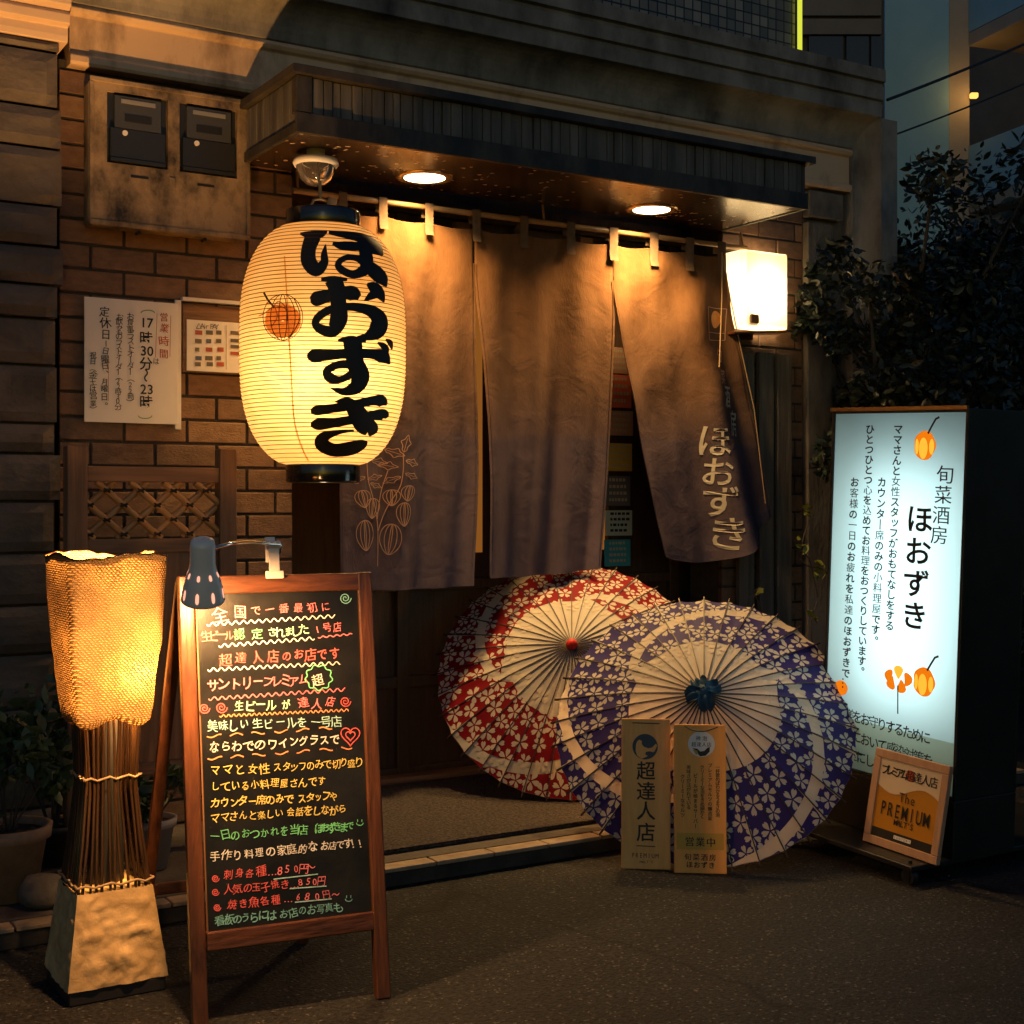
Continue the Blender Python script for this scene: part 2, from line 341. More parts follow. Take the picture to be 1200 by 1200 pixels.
sc5 = N.new('ShaderNodeVectorMath'); sc5.operation = 'SCALE'; L.new(sc4.outputs[0], sc5.inputs[0]); L.new(r5.outputs[0], sc5.inputs['Scale']); L.new(sc5.outputs[0], b.inputs['Base Color'])
# ------------------------------------------------------------------ ground
m = MB(); m.quad((-40, -20, 0), (60, -20, 0), (60, 70, 0), (-40, 70, 0)); struct('road', m, M['asphalt'])
m = MB(); r = random.Random(99)
for _ in range(420):
    X, Y = r.uniform(.2, 5.0), r.uniform(1.7, 3.62); q = r.choice((.0012, .0016, .002, .0028, .004)); a = r.uniform(0, 3)
    c = Vector((X, Y, q*.5)); P = [c+Vector((q*math.cos(a+k*1.26)*r.uniform(.7, 1.2), q*math.sin(a+k*1.26)*r.uniform(.7, 1.2), -q*.4)) for k in range(5)]+[c+Vector((r.uniform(-.3, .3)*q, r.uniform(-.3, .3)*q, q*.7))]
    m.add(P, [(k, (k+1) % 5, 5) for k in range(5)], r.choice((0, 0, 1)))
gr = build('grit', m, [mat('grey grit', (.05, .047, .042), .8), mat('pale grit', (.12, .11, .095), .8)]); gr['kind'] = 'stuff'
KY, SZ, WY, DY = 3.66, .06, 4.56, 4.84
m = MB(); m.box(-1.5, 4.72, KY+.082, 5.2, .004, SZ-.004); struct('entrance_step', m, M['slab'])
m = MB(); x = -1.5
while x < 4.7:
    L_ = .205
    m.box(x, min(x+L_-.005, 4.72), KY, KY+.062, SZ-.013, SZ+rnd.uniform(-.001, .0012)); x += L_
m.box(-1.5, 4.72, KY+.006, KY+.0815, .002, SZ-.0135, 1); struct('kerb', m, [M['kerb'], M['riser']], .003)

# ------------------------------------------------------------------ shop building
shop = thing('shop_building', 'brown brick shopfront with grey concrete cornice, stone pillar and dark boarded canopy', 'building', (2.7, WY, 0))
def bricks(x0, x1, z0, z1, Y, name, end=None):
    mo = MB(); mo.box(x0, x1, Y+.007, Y+.22, z0, z1)
    mb = MB(); z = z0+.004; row = 0
    while z < z1-.05:
        x = x0-(.11 if row % 2 else 0); zz = z+.071
        while x < x1:
            a, b = max(x, x0), min(x+.205, x1)
            if b-a > .02:
                dy = rnd.uniform(-.0015, .002)
                mb.box(a, b, Y+dy, Y+.03, z, zz, rnd.choice([0, 0, 1, 1, 2, 3]))
            x += .215
        z += .081; row += 1
    o = build(name, mb, BR, shop, .0025, seg=2)
    build('mortar', mo, M['mortar'], o)
    return o
bricks(1.075, 1.885, SZ, 2.60, WY, 'brick_wall')
bricks(3.875, 4.345, SZ, 2.60, WY, 'brick_wall')
# stacked stone pillar at the left
m = MB(); z = 0.0
while z < 2.60:
    h = rnd.uniform(.09, .19); h = min(h, 2.62-z); x = -1.4
    if h < .03: break
    while x < 1.06:
        l = rnd.uniform(.8, 1.6); b = min(x+l, 1.06)
        if 1.06-b < .12: b = 1.06
        if b == 1.06: b += rnd.uniform(-.02, .012)
        dy = rnd.uniform(-.012, .008); seed = rnd.random()*50
        nu = max(3, int((b-x-.012)/.035)); nv = max(2, int(h/.03))
        mi = rnd.choice([0, 0, 1])
        def face(u, v, x=x, b=b, h=h, z=z, dy=dy, seed=seed):
            X = x+.006+(b-x-.012)*u; Z = z+.005+(h-.01)*v
            e = min(u, 1-u)*(b-x)/.03; e2 = min(v, 1-v)*h/.03
            n = noise.noise(Vector((X*7+seed, Z*9, seed)))*.012
            return Vector((X, 4.45+dy-n*min(1, e, e2)-.012*min(1, e, e2)+.02, Z))
        m.grid(face, nu, nv, mi, False)
        fx = b-.006
        m.quad((fx, 4.47+dy, z+.005), (fx, 4.6, z+.005), (fx, 4.6, z+h-.005), (fx, 4.47+dy, z+h-.005), mi)
        m.quad((x+.006, 4.47+dy, z+h-.005), (fx, 4.47+dy, z+h-.005), (fx, 4.6, z+h-.005), (x+.006, 4.6, z+h-.005), mi)
        m.quad((x+.006, 4.47+dy, z+.005), (x+.006, 4.6, z+.005), (fx, 4.6, z+.005), (fx, 4.47+dy, z+.005), mi)
        if b >= 1.04: break
        x = b
    z += h
sp = build('stone_pillar', m, [M['stone'], M['stone2']], shop)
m = MB(); m.box(-1.4, 1.045, 4.5, 4.8, 0, 2.62); build('mortar', m, M['mortar'], sp)
# coping beam left (rounded) with mouldings
def extrude_x(mb, prof, x0, x1, mi=0, cap=True):
    n = len(prof); vs = [(x, y, z) for x in (x0, x1) for (y, z) in prof]
    mb.add(vs, [(i, i+1, n+i+1, n+i) for i in range(n-1)], mi)
    if cap: mb.add([(x0, y, z) for y, z in prof], [tuple(range(n))], mi); mb.add([(x1, y, z) for y, z in prof], [tuple(range(n))[::-1]], mi)
m = MB()
prof = [(4.9, 2.62), (4.455, 2.62), (4.45, 2.64), (4.45, 2.665), (4.425, 2.672), (4.42, 2.70), (4.432, 2.712), (4.405, 2.725), (4.40, 2.76), (4.41, 2.80), (4.43, 2.87), (4.45, 2.93), (4.46, 3.0), (4.44, 3.06), (4.44, 3.12), (4.9, 3.12)]
extrude_x(m, prof, -1.6, 1.075); build('coping', m, M['beam_l'], shop, .003)
# beam and cornice above the canopy, mitred down the right side
bprof = [(.30, 2.575), (-.045, 2.575), (-.052, 2.585), (-.052, 2.605), (-.035, 2.615), (-.035, 2.735), (-.05, 2.742), (-.06, 2.755), (-.05, 2.77)]
m = MB(); extrude_x(m, [(WY+y, z) for y, z in bprof]+[(WY+.3, 2.77)], 1.098, 4.6); build('beam', m, M['concrete2'], shop, .003)
cove = []
for i in range(9):
    a = i/8*math.pi/2; cove.append((.055+.105*(1-math.cos(a)), .0+.125*math.sin(a)))      # (outwards, up)
cprof = [(-.3, -.002), (.045, -.002)]+[(p, q+.003) for p, q in cove]+[(.165, .13), (.165, .185), (.158, .19), (.158, .20), (.175, .205), (.175, .262), (.165, .27), (.165, .28), (.185, .285), (.185, .34), (-.3, .34)]
m = MB(); zc, xc = 2.772, 4.60
n = len(cprof); vs = []
for (p, q) in cprof: vs.append((1.098, WY-p, zc+q))
for (p, q) in cprof: vs.append((xc+min(q, .14)*.55, WY-p, zc+q))
m.add(vs, [(i, i+1, n+i+1, n+i) for i in range(n-1)])
m.add([vs[n+i] for i in range(n)], [tuple(range(n))[::-1]])
sp_ = [(p, q*.55) for p, q in cprof if q < .14]
vs = []; n2 = len(sp_)
for (p, q) in sp_: vs.append((xc+q, WY-p, zc+q/.55))
for (p, q) in sp_: vs.append((xc+q, WY-p, 0.0))
m.add(vs, [(i, i+1, n2+i+1, n2+i) for i in range(n2-1)])
m.box(xc+.07, xc+.18, WY-.158, WY+.3, 0, 2.90)
build('cornice', m, M['concrete_grey'], shop)
m = MB(); m.box(4.35, 4.602, WY+.012, WY+.3, 0, 2.60); m.box(4.35, 4.50, WY-.03, WY+.01, 0, 2.42); m.box(4.35, 4.56, WY-.04, WY+.01, 2.44, 2.56)
build('pilaster', m, M['concrete'], shop, .006)
# tiled upper wall
tm = bpy.data.materials.new('mosaic tile'); tm.use_nodes = True; N, L = nodes(tm); b = N['Principled BSDF']
tc = N.new('ShaderNodeTexCoord'); mp = N.new('ShaderNodeMapping'); mp.inputs['Rotation'].default_value = (R(90), 0, 0)
bt = N.new('ShaderNodeTexBrick'); bt.offset = 0; bt.inputs['Scale'].default_value = 1; bt.inputs['Brick Width'].default_value = .047; bt.inputs['Row Height'].default_value = .047
bt.inputs['Mortar Size'].default_value = .0035; bt.inputs['Color1'].default_value = (.10, .09, .075, 1); bt.inputs['Color2'].default_value = (.26, .235, .19, 1); bt.inputs['Mortar'].default_value = (.015, .014, .012, 1)
L.new(tc.outputs['Object'], mp.inputs[0]); L.new(mp.outputs[0], bt.inputs[0]); L.new(bt.outputs[0], b.inputs['Base Color']); b.inputs['Roughness'].default_value = .3
bp = N.new('ShaderNodeBump'); bp.inputs['Distance'].default_value = .004; bp.invert = True; L.new(bt.outputs['Fac'], bp.inputs['Height']); L.new(bp.outputs[0], b.inputs['Normal'])
m = MB(); m.box(-1.6, 4.27, WY-.03, 5.6, 3.114, 5.5); build('tiled_wall', m, tm, shop)
m = MB(); m.box(4.345, 4.7, WY+.302, 6.5, 0, 3.1); m.box(1.0, 1.88, WY+.23, 5.4, 0, 3.1); m.box(4.0, 4.34, WY+.23, 6.5, 0, 3.1); m.box(1.88, 4.0, DY+.08, 5.4, 0, 3.1)
build('inner_wall', m, M['mortar'], shop)
nb = MB(); nb.tube([(4.285, WY-.045, 3.12), (4.285, WY-.045, 4.6)], .011, 12)
tag(build('light_tube', nb, M['neon'], None, origin=(4.285, WY-.045, 3.12)), 'thin glowing yellow green light tube up the tiled wall corner', 'light tube')
# canopy
CX0, CX1, CY0, CZ0, CZ1 = 1.67, 3.835, 4.0, 2.32, 2.525
can = bpy.data.objects.new('canopy', None); C.objects.link(can); can.parent = shop; can.location = (0, CY0-WY+.25, CZ0)
m = MB(); m.box(CX0, CX1, CY0+.014, WY-.055, CZ0, CZ0+.02); build('soffit', m, M['soffit'], can, .002)
m = MB()
m.box(CX0+.012, CX1-.012, CY0+.02, CY0+.05, CZ0+.022, CZ1-.02)
x = CX0+.02; k = 0
while x < CX1-.03:
    ww = rnd.uniform(.026, .05); dd = 0 if k % 9 not in (3, 4) else .006
    m.box(x, min(x+ww-.0035, CX1-.014), CY0+.008+dd, CY0+.0205, CZ0+.062, CZ1-.03); x += ww; k += 1
for (a, b_) in [(CX0, 1)]:
    y = CY0+.03
    while y < WY-.09:
        ww = rnd.uniform(.04, .07); m.box(CX0+.004, CX0+.013, y, min(y+ww-.003, WY-.06), CZ0+.03, CZ1-.03); y += ww
build('fascia', m, M['board_dark'], can, .0015)
m = MB(); m.box(CX0-.004, CX1+.004, CY0-.004, CY0+.0135, CZ0-.004, CZ0+.06); m.box(CX0-.02, CX1+.03, CY0-.02, WY-.056, CZ1-.028, CZ1)
m.box(CX0-.004, CX0+.0115, CY0+.0145, WY-.057, CZ0-.004, CZ0+.028); m.box(CX1-.0115, CX1+.004, CY0+.0145, WY-.057, CZ0-.004, CZ1-.03)
m.box(CX0-.002, CX0+.05, CY0-.002, CY0+.04, CZ0+.061, CZ1-.029)
build('canopy_trim', m, M['cap_dark'], can, .002)
# sliding door and its timber surround
door = bpy.data.objects.new('door', None); C.objects.link(door); door.parent = shop; door.location = (0, DY-WY, SZ)
m = MB(); m.box(1.89, 3.86, DY+.02, DY+.06, SZ, 2.58); build('door_panel', m, M['wood_door'], door)
m = MB()
for x in (1.90, 2.44, 2.98, 3.46, 3.80): m.box(x, x+.05, DY-.012, DY+.019, SZ, 2.3)
for z in (SZ, .42, .80): m.box(1.951, 3.80, DY-.006, DY+.018, z, z+.045)
m.box(1.89, 3.86, DY-.02, DY+.019, 2.301, 2.38)
build('door_frame', m, M['wood_door'], door, .003)
m = MB(); m.box(2.70, 2.765, DY-.02, DY+.017, .85, 2.29); m.box(3.31, 3.375, DY-.02, DY+.017, .85, 2.29); build('stile', m, M['wood_door_lit'], door, .003)
for a_, b_ in ((2.77, 2.83), (3.38, 3.445)):
    m = MB(); m.box(a_, b_, DY-.008, DY+.017, .95, 2.1); build('glow_strip', m, emis('glowing door strip', (1, .34, .05), .2), door)  # glowing strips added for the orange light along the stiles
m = MB(); m.box(1.885, 3.87, DY-.10, DY-.022, SZ-.003, SZ+.025); build('threshold', m, M['wood_br_x'], door, .004)

# credit card style stickers in a column on the door (seen through the gap of the curtain)
stk = [((712, 432), (737, 450), (.22, .12, .08), 'small brown opening notice at the top of the sticker column on the door'),
       ((711, 440), (740, 477), (.50, .07, .03), 'red sticker second from top in the column on the door'),
       ((713, 482), (742, 510), (.24, .13, .10), 'dull brown sticker below the red one on the door'),
       ((711, 520), (741, 552), (.30, .20, .03), 'mustard yellow sticker in the column on the door'),
       ((709, 558), (739, 593), (.06, .06, .075), 'dark slate grey sticker between the yellow and pale ones'),
       ((710, 598), (741, 628), (.22, .26, .27), 'pale grey sticker above the blue one on the door'),
       ((709, 632), (739, 664), (.02, .16, .24), 'blue sticker at the bottom of the column on the door')]
for i, (a, b_, col, lab) in enumerate(stk):
    if i == 0: a = (714, 408); b_ = (736, 437)
    YS = DY-.03
    p0 = atY(a[0], b_[1], YS); p1 = atY(b_[0], a[1], YS)
    t = thing('sticker', lab, 'sticker', (p0.x, YS, p0.z), 'stickers on the door')
    m = MB(); m.box(p0.x, p1.x, YS, YS+.009, p0.z, p1.z); build('card', m, mat('sticker card', tuple(min(.8, q*2.2) for q in col), .5), t, .002)
    F = Frame((p0.x, YS, p0.z), (1, 0, 0), (0, 0, 1)); m = MB(); W, Hh = p1.x-p0.x, p1.z-p0.z
    for r in range(4):
        yy = Hh*(.82-.22*r); u = W*.16
        while u < W*.8:
            l = rnd.uniform(.06, .14)*W; m.poly([(u, yy), (u+l, yy), (u+l, yy+Hh*.1), (u, yy+Hh*.1)], F, 0, .0012); u += l+W*.04
    build('lettering', m, M['print'] if i != 5 else M['ink'], t)

# ------------------------------------------------------------------ electric meter box
b0 = atY(106, 254, 4.46); b1 = atY(291, 127, 4.46); bx0, bx1, bz0, bz1 = b0.x, b1.x, b0.z-.02, b1.z+.02
box = thing('electric_meter_box', 'grimy beige double electric meter box mounted high on the brick wall', 'meter box', ((bx0+bx1)/2, 4.55, bz0))
BW, BH = bx1-bx0, bz1-bz0
m = MB(); m.box(bx0, bx1, 4.475, 4.552, bz0, bz1)
wx = []
for k in range(2):
    c = bx0+BW*(.285 if k == 0 else .735); wx.append((c-BW*.188, c+BW*.188))
wz0, wz1 = bz0+BH*.43, bz1-BH*.075
fr = MB()                                        # front plate with two window openings
fr.box(bx0+.002, wx[0][0], 4.455, 4.4745, bz0+.002, bz1-.002); fr.box(wx[0][1], wx[1][0], 4.455, 4.4745, bz0+.002, bz1-.002); fr.box(wx[1][1], bx1-.002, 4.455, 4.4745, bz0+.002, bz1-.002)
for a, b_ in wx: fr.box(a, b_, 4.455, 4.4745, bz0+.002, wz0); fr.box(a, b_, 4.455, 4.4745, wz1, bz1-.002)
build('cover', fr, M['meter_box'], box)
build('back_box', m, M['meter_box'], box, .012)
rim = MB()
for a, b_, c, d in [(bx0-.004, bx1+.004, bz0-.004, bz0+.014), (bx0-.004, bx1+.004, bz1-.012, bz1+.004)]: rim.box(a, b_, 4.449, 4.4545, c, d)
for a, b_ in [(bx0-.004, bx0+.010), (bx1-.010, bx1+.004)]: rim.box(a, b_, 4.449, 4.4545, bz0+.0145, bz1-.0125)
rim.box((bx0+bx1)/2-.01, (bx0+bx1)/2+.01, 4.4495, 4.4545, bz0+BH*.30, bz0+BH*.38)
build('rim', rim, M['meter_box'], box, .003)
for a, b_ in wx:
    fr = MB(); W = b_-a
    fr.box(a+.001, b_-.001, 4.4735, 4.4745, wz0, wz1, 1)
    fr.box(a+W*.12, b_-W*.12, 4.452, 4.4734, wz0+(wz1-wz0)*.5, wz1-.012, 0)
    fr.box(a+W*.05, b_-W*.05, 4.450, 4.4734, wz0+.02, wz0+(wz1-wz0)*.49, 1)
    fr.box(a+W*.05, b_-W*.05, 4.447, 4.4734, wz0+.006, wz0+.018, 1)
    me_ = build('meter', fr, [M['meter_grey'], M['meter_dark']], box, .004)
    fr = MB(); fr.box(a+W*.28, b_-W*.28, 4.4495, 4.4515, wz0+(wz1-wz0)*.60, wz0+(wz1-wz0)*.70); build('display', fr, M['black'], me_)
    fr = MB(); fr.tube([(a+W*.28, 4.4495, wz0+(wz1-wz0)*.43), (a+W*.28, 4.446, wz0+(wz1-wz0)*.43)], .009, 16); build('seal', fr, M['white'], me_)
    fr = MB(); fr.box(a+W*.22, b_-W*.22, 4.4485, 4.4515, wz1-.036, wz1-.022); build('name_plate', fr, M['meter_plate'], me_)
fr = MB(); fr.box((bx0+bx1)/2-.007, (bx0+bx1)/2+.007, 4.4525, 4.4545, wz0-.055, wz0-.035); build('label_plate', fr, M['white'], box)
for c in (.3, .72):
    fr = MB(); fr.box(bx0+BW*(c-.06), bx0+BW*(c+.05), 4.4525, 4.4548, wz0-.04, wz0-.032); build('slot', fr, M['black'], box)
    fr = MB(); fr.tube([(bx0+BW*c, 4.47, bz0-.012), (bx0+BW*c, 4.50, bz0-.012)], .006, 8); build('screw', fr, M['black_metal'], box)

# ------------------------------------------------------------------ notices on the bricks
def flat_thing(name, label, cat, pts, Y, thick, mt):
    p0 = atY(*pts[0], Y); p1 = atY(*pts[1], Y)      # bottom-left, top-right pixels
    t = thing(name, label, cat, (p0.x, Y+thick, p0.z))
    m = MB(); m.box(p0.x, p1.x, Y, Y+thick, p0.z, p1.z); build('sheet', m, mt, t)
    return t, Frame((p0.x, Y, p0.z), (1, 0, 0), (0, 0, 1)), p1.x-p0.x, p1.z-p0.z
t, F, W, Hh = flat_thing('notice', 'handwritten opening hours notice on white paper on the brick wall', 'notice', ((99, 494), (209, 356)), 4.535, .006, M['paper'])
m = MB()
def col(mb, s, x0, y0, x1, y1, size_px, F, mi=0, jit=.8, off=.0, vert=True, dist=None):
    a = F.px(x0, y0); b = F.px(x1, y1); q = F.px(x0, y0+size_px)
    size = math.hypot(q[0]-a[0], q[1]-a[1])
    text_between(mb, s, a, b, F, size, mi, off, vert, jit)
col(m, '営業時間', 192, 371, 192, 414, 12, F, 1, .8, .012); col(m, 'は', 183, 423, 183, 423, 8, F)
col(m, '17時30分〜23時', 0, 0, 0, 0, 1, F) if False else None
for s, y in [('17', 378), ('時', 396), ('30', 411), ('分', 426), ('〜', 440), ('23', 456), ('時', 471)]:
    if len(s) == 2:
        for k, ch in enumerate(s): put(m, ch, F.px(168+8*k, y)[0], F.px(168, y)[1], .045, F, 0, .012)
    else: put(m, s, F.px(171, y)[0], F.px(171, y)[1], .046, F, 0, .014, rot=(math.pi/2 if s == '〜' else 0))
col(m, 'お食事ラストオーダー（22時）', 153, 371, 153, 472, 9.5, F); col(m, 'お飲みものラストオーダー（22時30分）', 140, 371, 138, 482, 8.5, F)
col(m, '定休日', 122, 366, 124, 392, 13, F, 0, .6, .015); col(m, 'ー日曜日、月曜日。', 124, 402, 122, 474, 9.5, F, 0, .8, .008); col(m, '祝日（金土は営業）', 109, 416, 109, 480, 9, F, 0, .8, .006)
m.ribbon([F.px(184, 367), F.px(182, 419)], .0015, F, 1, .0013); m.ribbon([F.px(200, 370), F.px(199, 418)], .0015, F, 1, .0013); m.ribbon([F.px(127, 417), F.px(127, 470)], .0013, F, 1, .0013)
for (cx_, cy_, s_) in [(173, 367, 1), (170, 487, -1)]:
    m.ribbon([F.px(cx_+8*math.cos(a), cy_-s_*3.5*math.sin(a)) for a in [math.pi*k/8 for k in range(9)]], .003, F, 2, .0013)
build('lettering', m, [M['ink'], mat('red pen', (.45, .08, .05), .7), mat('green pen', (.15, .35, .2), .7)], t)
m = MB(); q0 = atY(205, 503, 4.545); q1 = atY(212, 352, 4.545); m.box(q0.x, q1.x, 4.5415, 4.5525, q0.z, q1.z); build('backing_strip', m, M['white'], t)
t, F, W, Hh = flat_thing('payment_notice', 'small sheet of payment logos on the bricks beside the paper lantern', 'notice', ((219, 434), (300, 380)), 4.535, .004, M['paper'])
a0, a1 = atY(213, 436, 4.55), atY(305, 364, 4.55)
m = MB(); m.box(a0.x, a1.x, 4.5395, 4.553, a0.z, a1.z); build('backing_board', m, M['wood_br_x'], t, .002)
m = MB(); a0, a1 = atY(213, 363, 4.54), atY(305, 367, 4.54); m.box(a0.x, a1.x, 4.530, 4.553, a1.z+.022, a1.z+.034); build('top_strip', m, M['white'], t)
m = MB(); text_between(m, 'Air PAY', F.px(237, 382), F.px(254, 383), F, .026, 0, .0)
m.ribbon([F.px(230, 385), F.px(233, 379), F.px(236, 385), F.px(230, 385)], .003, F, 0, .0012)
for r, yy in enumerate([390, 400, 410, 420, 427]):
    for k in range(3):
        x_ = 228+13*k+rnd.uniform(-1, 1); c = rnd.choice([0, 0, 1, 2]); a = F.px(x_, yy+2); b_ = F.px(x_+rnd.uniform(5, 9), yy-2.5)
        m.poly([(a[0], a[1]), (b_[0], a[1]), (b_[0], b_[1]), (a[0], b_[1])], F, c, .0012)
for yy in (390, 399, 406, 414):
    a = F.px(270, yy+2); b_ = F.px(280, yy-1.5); m.poly([(a[0], a[1]), (b_[0], a[1]), (b_[0], b_[1]), (a[0], b_[1])], F, 2 if yy == 414 else 0, .0012)
m.ribbon([F.px(265, 381), F.px(265, 433)], .0015, F, 0, .0012)
build('lettering', m, [mat('grey ink', (.12, .11, .10), .6), mat('blue ink', (.08, .11, .2), .6), mat('red ink', (.4, .08, .05), .6)], t)

# ------------------------------------------------------------------ lattice screen
FY = 4.22
fs_ = thing('lattice_screen', 'timber screen with tied bamboo lattice in front of the brick wall', 'screen', (1.28, FY, SZ))
def pxbox(mb, x0, x1, ytop, ybot, Y, dep, mi=0):
    a = atY(x0, ybot, Y); b = atY(x1, ytop, Y); mb.box(a.x, b.x, Y, Y+dep, a.z, b.z, mi); return a, b
xl = atY(79, 600, FY).x, atY(103, 600, FY).x; xr = atY(258, 600, FY).x, atY(278, 600, FY).x
ztl, ztr = atY(91, 523, FY).z, atY(268, 525, FY).z; zt = (ztl+ztr)/2
for a, b_ in (xl, xr):
    m = MB(); m.box(a, b_, FY, FY+.055, SZ, zt); build('post', m, M['wood_br'], fs_, .004)
zr1, zr0 = atY(180, 547, FY).z, atY(180, 565, FY).z; zl1, zl0 = atY(180, 631, FY).z, atY(180, 648, FY).z
for z0, z1 in ((zr0, zr1), (zl0, zl1), (.30, .34)):
    m = MB(); m.box(xl[1]+.0005, xr[0]-.0005, FY+.008, FY+.045, z0, z1); build('rail', m, M['wood_br_x'], fs_, .003)
m = MB(); m.box(xl[1]+.0005, xr[0]-.0005, FY+.02, FY+.03, .341, zl0-.0005); build('lower_panel', m, M['wood_br'], fs_)
bm_ = MB(); tm_ = MB(); x0, x1, z0, z1 = xl[1], xr[0], zl1, zr0; hgt = z1-z0
step = (x1-x0)/4.0
def clipseg(xa, za, sx):     # diagonal through, clipped to the opening
    pts = []
    for t in (0, 1): pass
    A = (xa, z1); B = (xa+sx*hgt*1.15, z0)
    out = []
    for k in range(41):
        t = k/40; X = A[0]+(B[0]-A[0])*t; Z = A[1]+(B[1]-A[1])*t
        if x0-.004 <= X <= x1+.004: out.append((X, Z))
    return out
for k in range(-3, 6):
    s = clipseg(x0+.03+k*step, 0, 1)
    if len(s) > 3: bm_.tube([(s[0][0], FY+.018, s[0][1]), (s[-1][0], FY+.018, s[-1][1])], .0105, 10)
    s = clipseg(x0+.09+k*step, 0, -1)
    if len(s) > 3: bm_.tube([(s[0][0], FY+.036, s[0][1]), (s[-1][0], FY+.036, s[-1][1])], .0105, 10)
for k in range(-3, 6):
    for j in range(-3, 9):
        t = ((x0+.09+j*step)-(x0+.03+k*step))/(2*hgt*1.15)
        if .03 < t < .97:
            X = x0+.03+k*step+hgt*1.15*t; Z = z1-hgt*t
            if x0 < X < x1: tm_ = MB(); tm_.tube([(X-.011, FY+.008, Z-.004), (X, FY+.006, Z), (X+.011, FY+.008, Z+.004)], .004, 6); tm_.tube([(X-.01, FY+.009, Z+.006), (X+.01, FY+.009, Z-.006)], .0035, 6); build('tie', tm_, M['ink'], fs_)
build('lattice', bm_, M['bamboo'], fs_)

# ------------------------------------------------------------------ downlights in the soffit
for i, (px, py, lab) in enumerate([(490, 211, 'lit round downlight in the canopy soffit nearest the paper lantern'), (748, 250, 'lit round downlight in the canopy soffit towards the square wall lamp')]):
    p = atZ(px, py, CZ0); p.y = min(p.y, 4.335)
    t = thing('downlight', lab, 'ceiling light', (p.x, p.y, CZ0), 'downlights in the canopy')
    m = MB(); m.lathe([(.075, -.003), (.088, -.007), (.101, -.005), (.104, .0)], (p.x, p.y, CZ0), 40); build('trim', m, mat('brass trim', (.6, .42, .2), .25, .8), t)
    m = MB(); m.lathe([(0.0005, -.0045), (.0745, -.0035)], (p.x, p.y, CZ0), 40); build('diffuser', m, M['down'], t)
    li = bpy.data.lights.new('lamp', 'AREA'); li.shape = 'DISK'; li.size = .14; li.energy = P_DOWN; li.color = (1, .57, .19); li.spread = R(125)
    lo = bpy.data.objects.new('lamp', li); C.objects.link(lo); lo.parent = t; lo.location = (0, 0, -.009)

# ------------------------------------------------------------------ ceiling fitting and paper lantern
LX, LY = 1.815, 4.13
t = thing('ceiling_fitting', 'clear glass domed ceiling fitting with white ring above the paper lantern', 'ceiling light', (LX-.0, LY+.06, CZ0))
cxp = (LX-.0, LY+.06, CZ0)
m = MB(); m.lathe([(.03, 0), (.03, -.03), (.072, -.032), (.076, -.045), (.070, -.056), (.062, -.05)], cxp, 32); build('ring', m, M['white'], t)
gl = bpy.data.materials.new('clear dome'); gl.use_nodes = True; g = gl.node_tree.nodes['Principled BSDF']; g.inputs['Transmission Weight'].default_value = .9; g.inputs['Roughness'].default_value = .05; g.inputs['Base Color'].default_value = (.6, .55, .5, 1)
m = MB(); m.lathe([(.066, -.055), (.062, -.075), (.05, -.098), (.03, -.114), (.0005, -.12)], cxp, 32); build('dome', m, gl, t)
m = MB(); m.lathe([(.0005, -.095), (.018, -.088), (.024, -.07), (.02, -.052)], cxp, 20); build('sensor', m, mat('amber lens', (.4, .16, .05), .2), t)

ctop = atY(385, 268, LY).z; cbot = atY(388, 545, LY).z
zc_ = (ctop+cbot)/2; hh = (ctop-cbot)/2
dep_ = (Vector((LX, LY, 0))).length
RL = 96*(LX*SN+LY*CS)/1600
def lr(z):                                  # lantern radius at height z
    q = max(-1.0, min(1.0, (z-zc_)/hh)); q = abs(q)
    return RL*(0.43+.57*(1-q**3.0)**(.62)) if q < 1 else RL*.43
lan = thing('paper_lantern', 'large glowing paper lantern with black brush lettering hanging from the canopy', 'lantern', (LX, LY, cbot))
m = MB(); nr = 118; prof = []
for i in range(nr+1):
    z = cbot+(ctop-cbot)*i/nr; prof.append((lr(z)+(.0026 if i % 2 else 0), z))
m.lathe(prof, (LX, LY, 0), 96)
lp = paper('lantern paper', (.75, .55, .30), .62, (.88, .67, .35), .7, (.82, .57, .25), 9)
build('body', m, lp, lan)
m = MB()
for i in range(59):
    z = cbot+(ctop-cbot)*(2*i+1)/nr; r = lr(z)+.0027
    m.lathe([(r, z-.0013), (r+.0009, z), (r, z+.0013)], (LX, LY, 0), 96)
build('hoops', m, mat('lantern hoop', (.16, .075, .02), .7), lan)
for nm, z0, z1 in (('top_cap', ctop-.004, ctop+.052), ('bottom_cap', cbot-.058, cbot+.004)):
    m = MB(); r = RL*.43
    m.lathe([(r-.006, z0), (r+.004, z0), (r+.006, z0+.006), (r+.006, z1-.006), (r+.004, z1), (r-.006, z1)], (LX, LY, 0), 48); build(nm, m, M['gloss_black'], lan)
m = MB(); m.tube([(LX-.05, LY, ctop+.05), (LX-.03, LY+.01, ctop+.09), (LX, LY+.02, ctop+.1), (LX+.03, LY+.01, ctop+.09), (LX+.05, LY, ctop+.05)], .004, 8); m.tube([(LX, LY+.02, ctop+.1), (LX, LY+.04, CZ0-.002)], .006, 8)
m.tube([(LX+.02, LY+.0, ctop+.045), (LX+.035, LY+.0, ctop+.1)], .016, 8)
build('hanger', m, M['rope'], lan)
li = bpy.data.lights.new('lamp', 'POINT'); li.energy = P_LANTERN; li.color = WARM2; li.shadow_soft_size = .045
lo = bpy.data.objects.new('lamp', li); C.objects.link(lo); lo.parent = lan; lo.location = (-.045, -.10, (ctop-cbot)*.36)
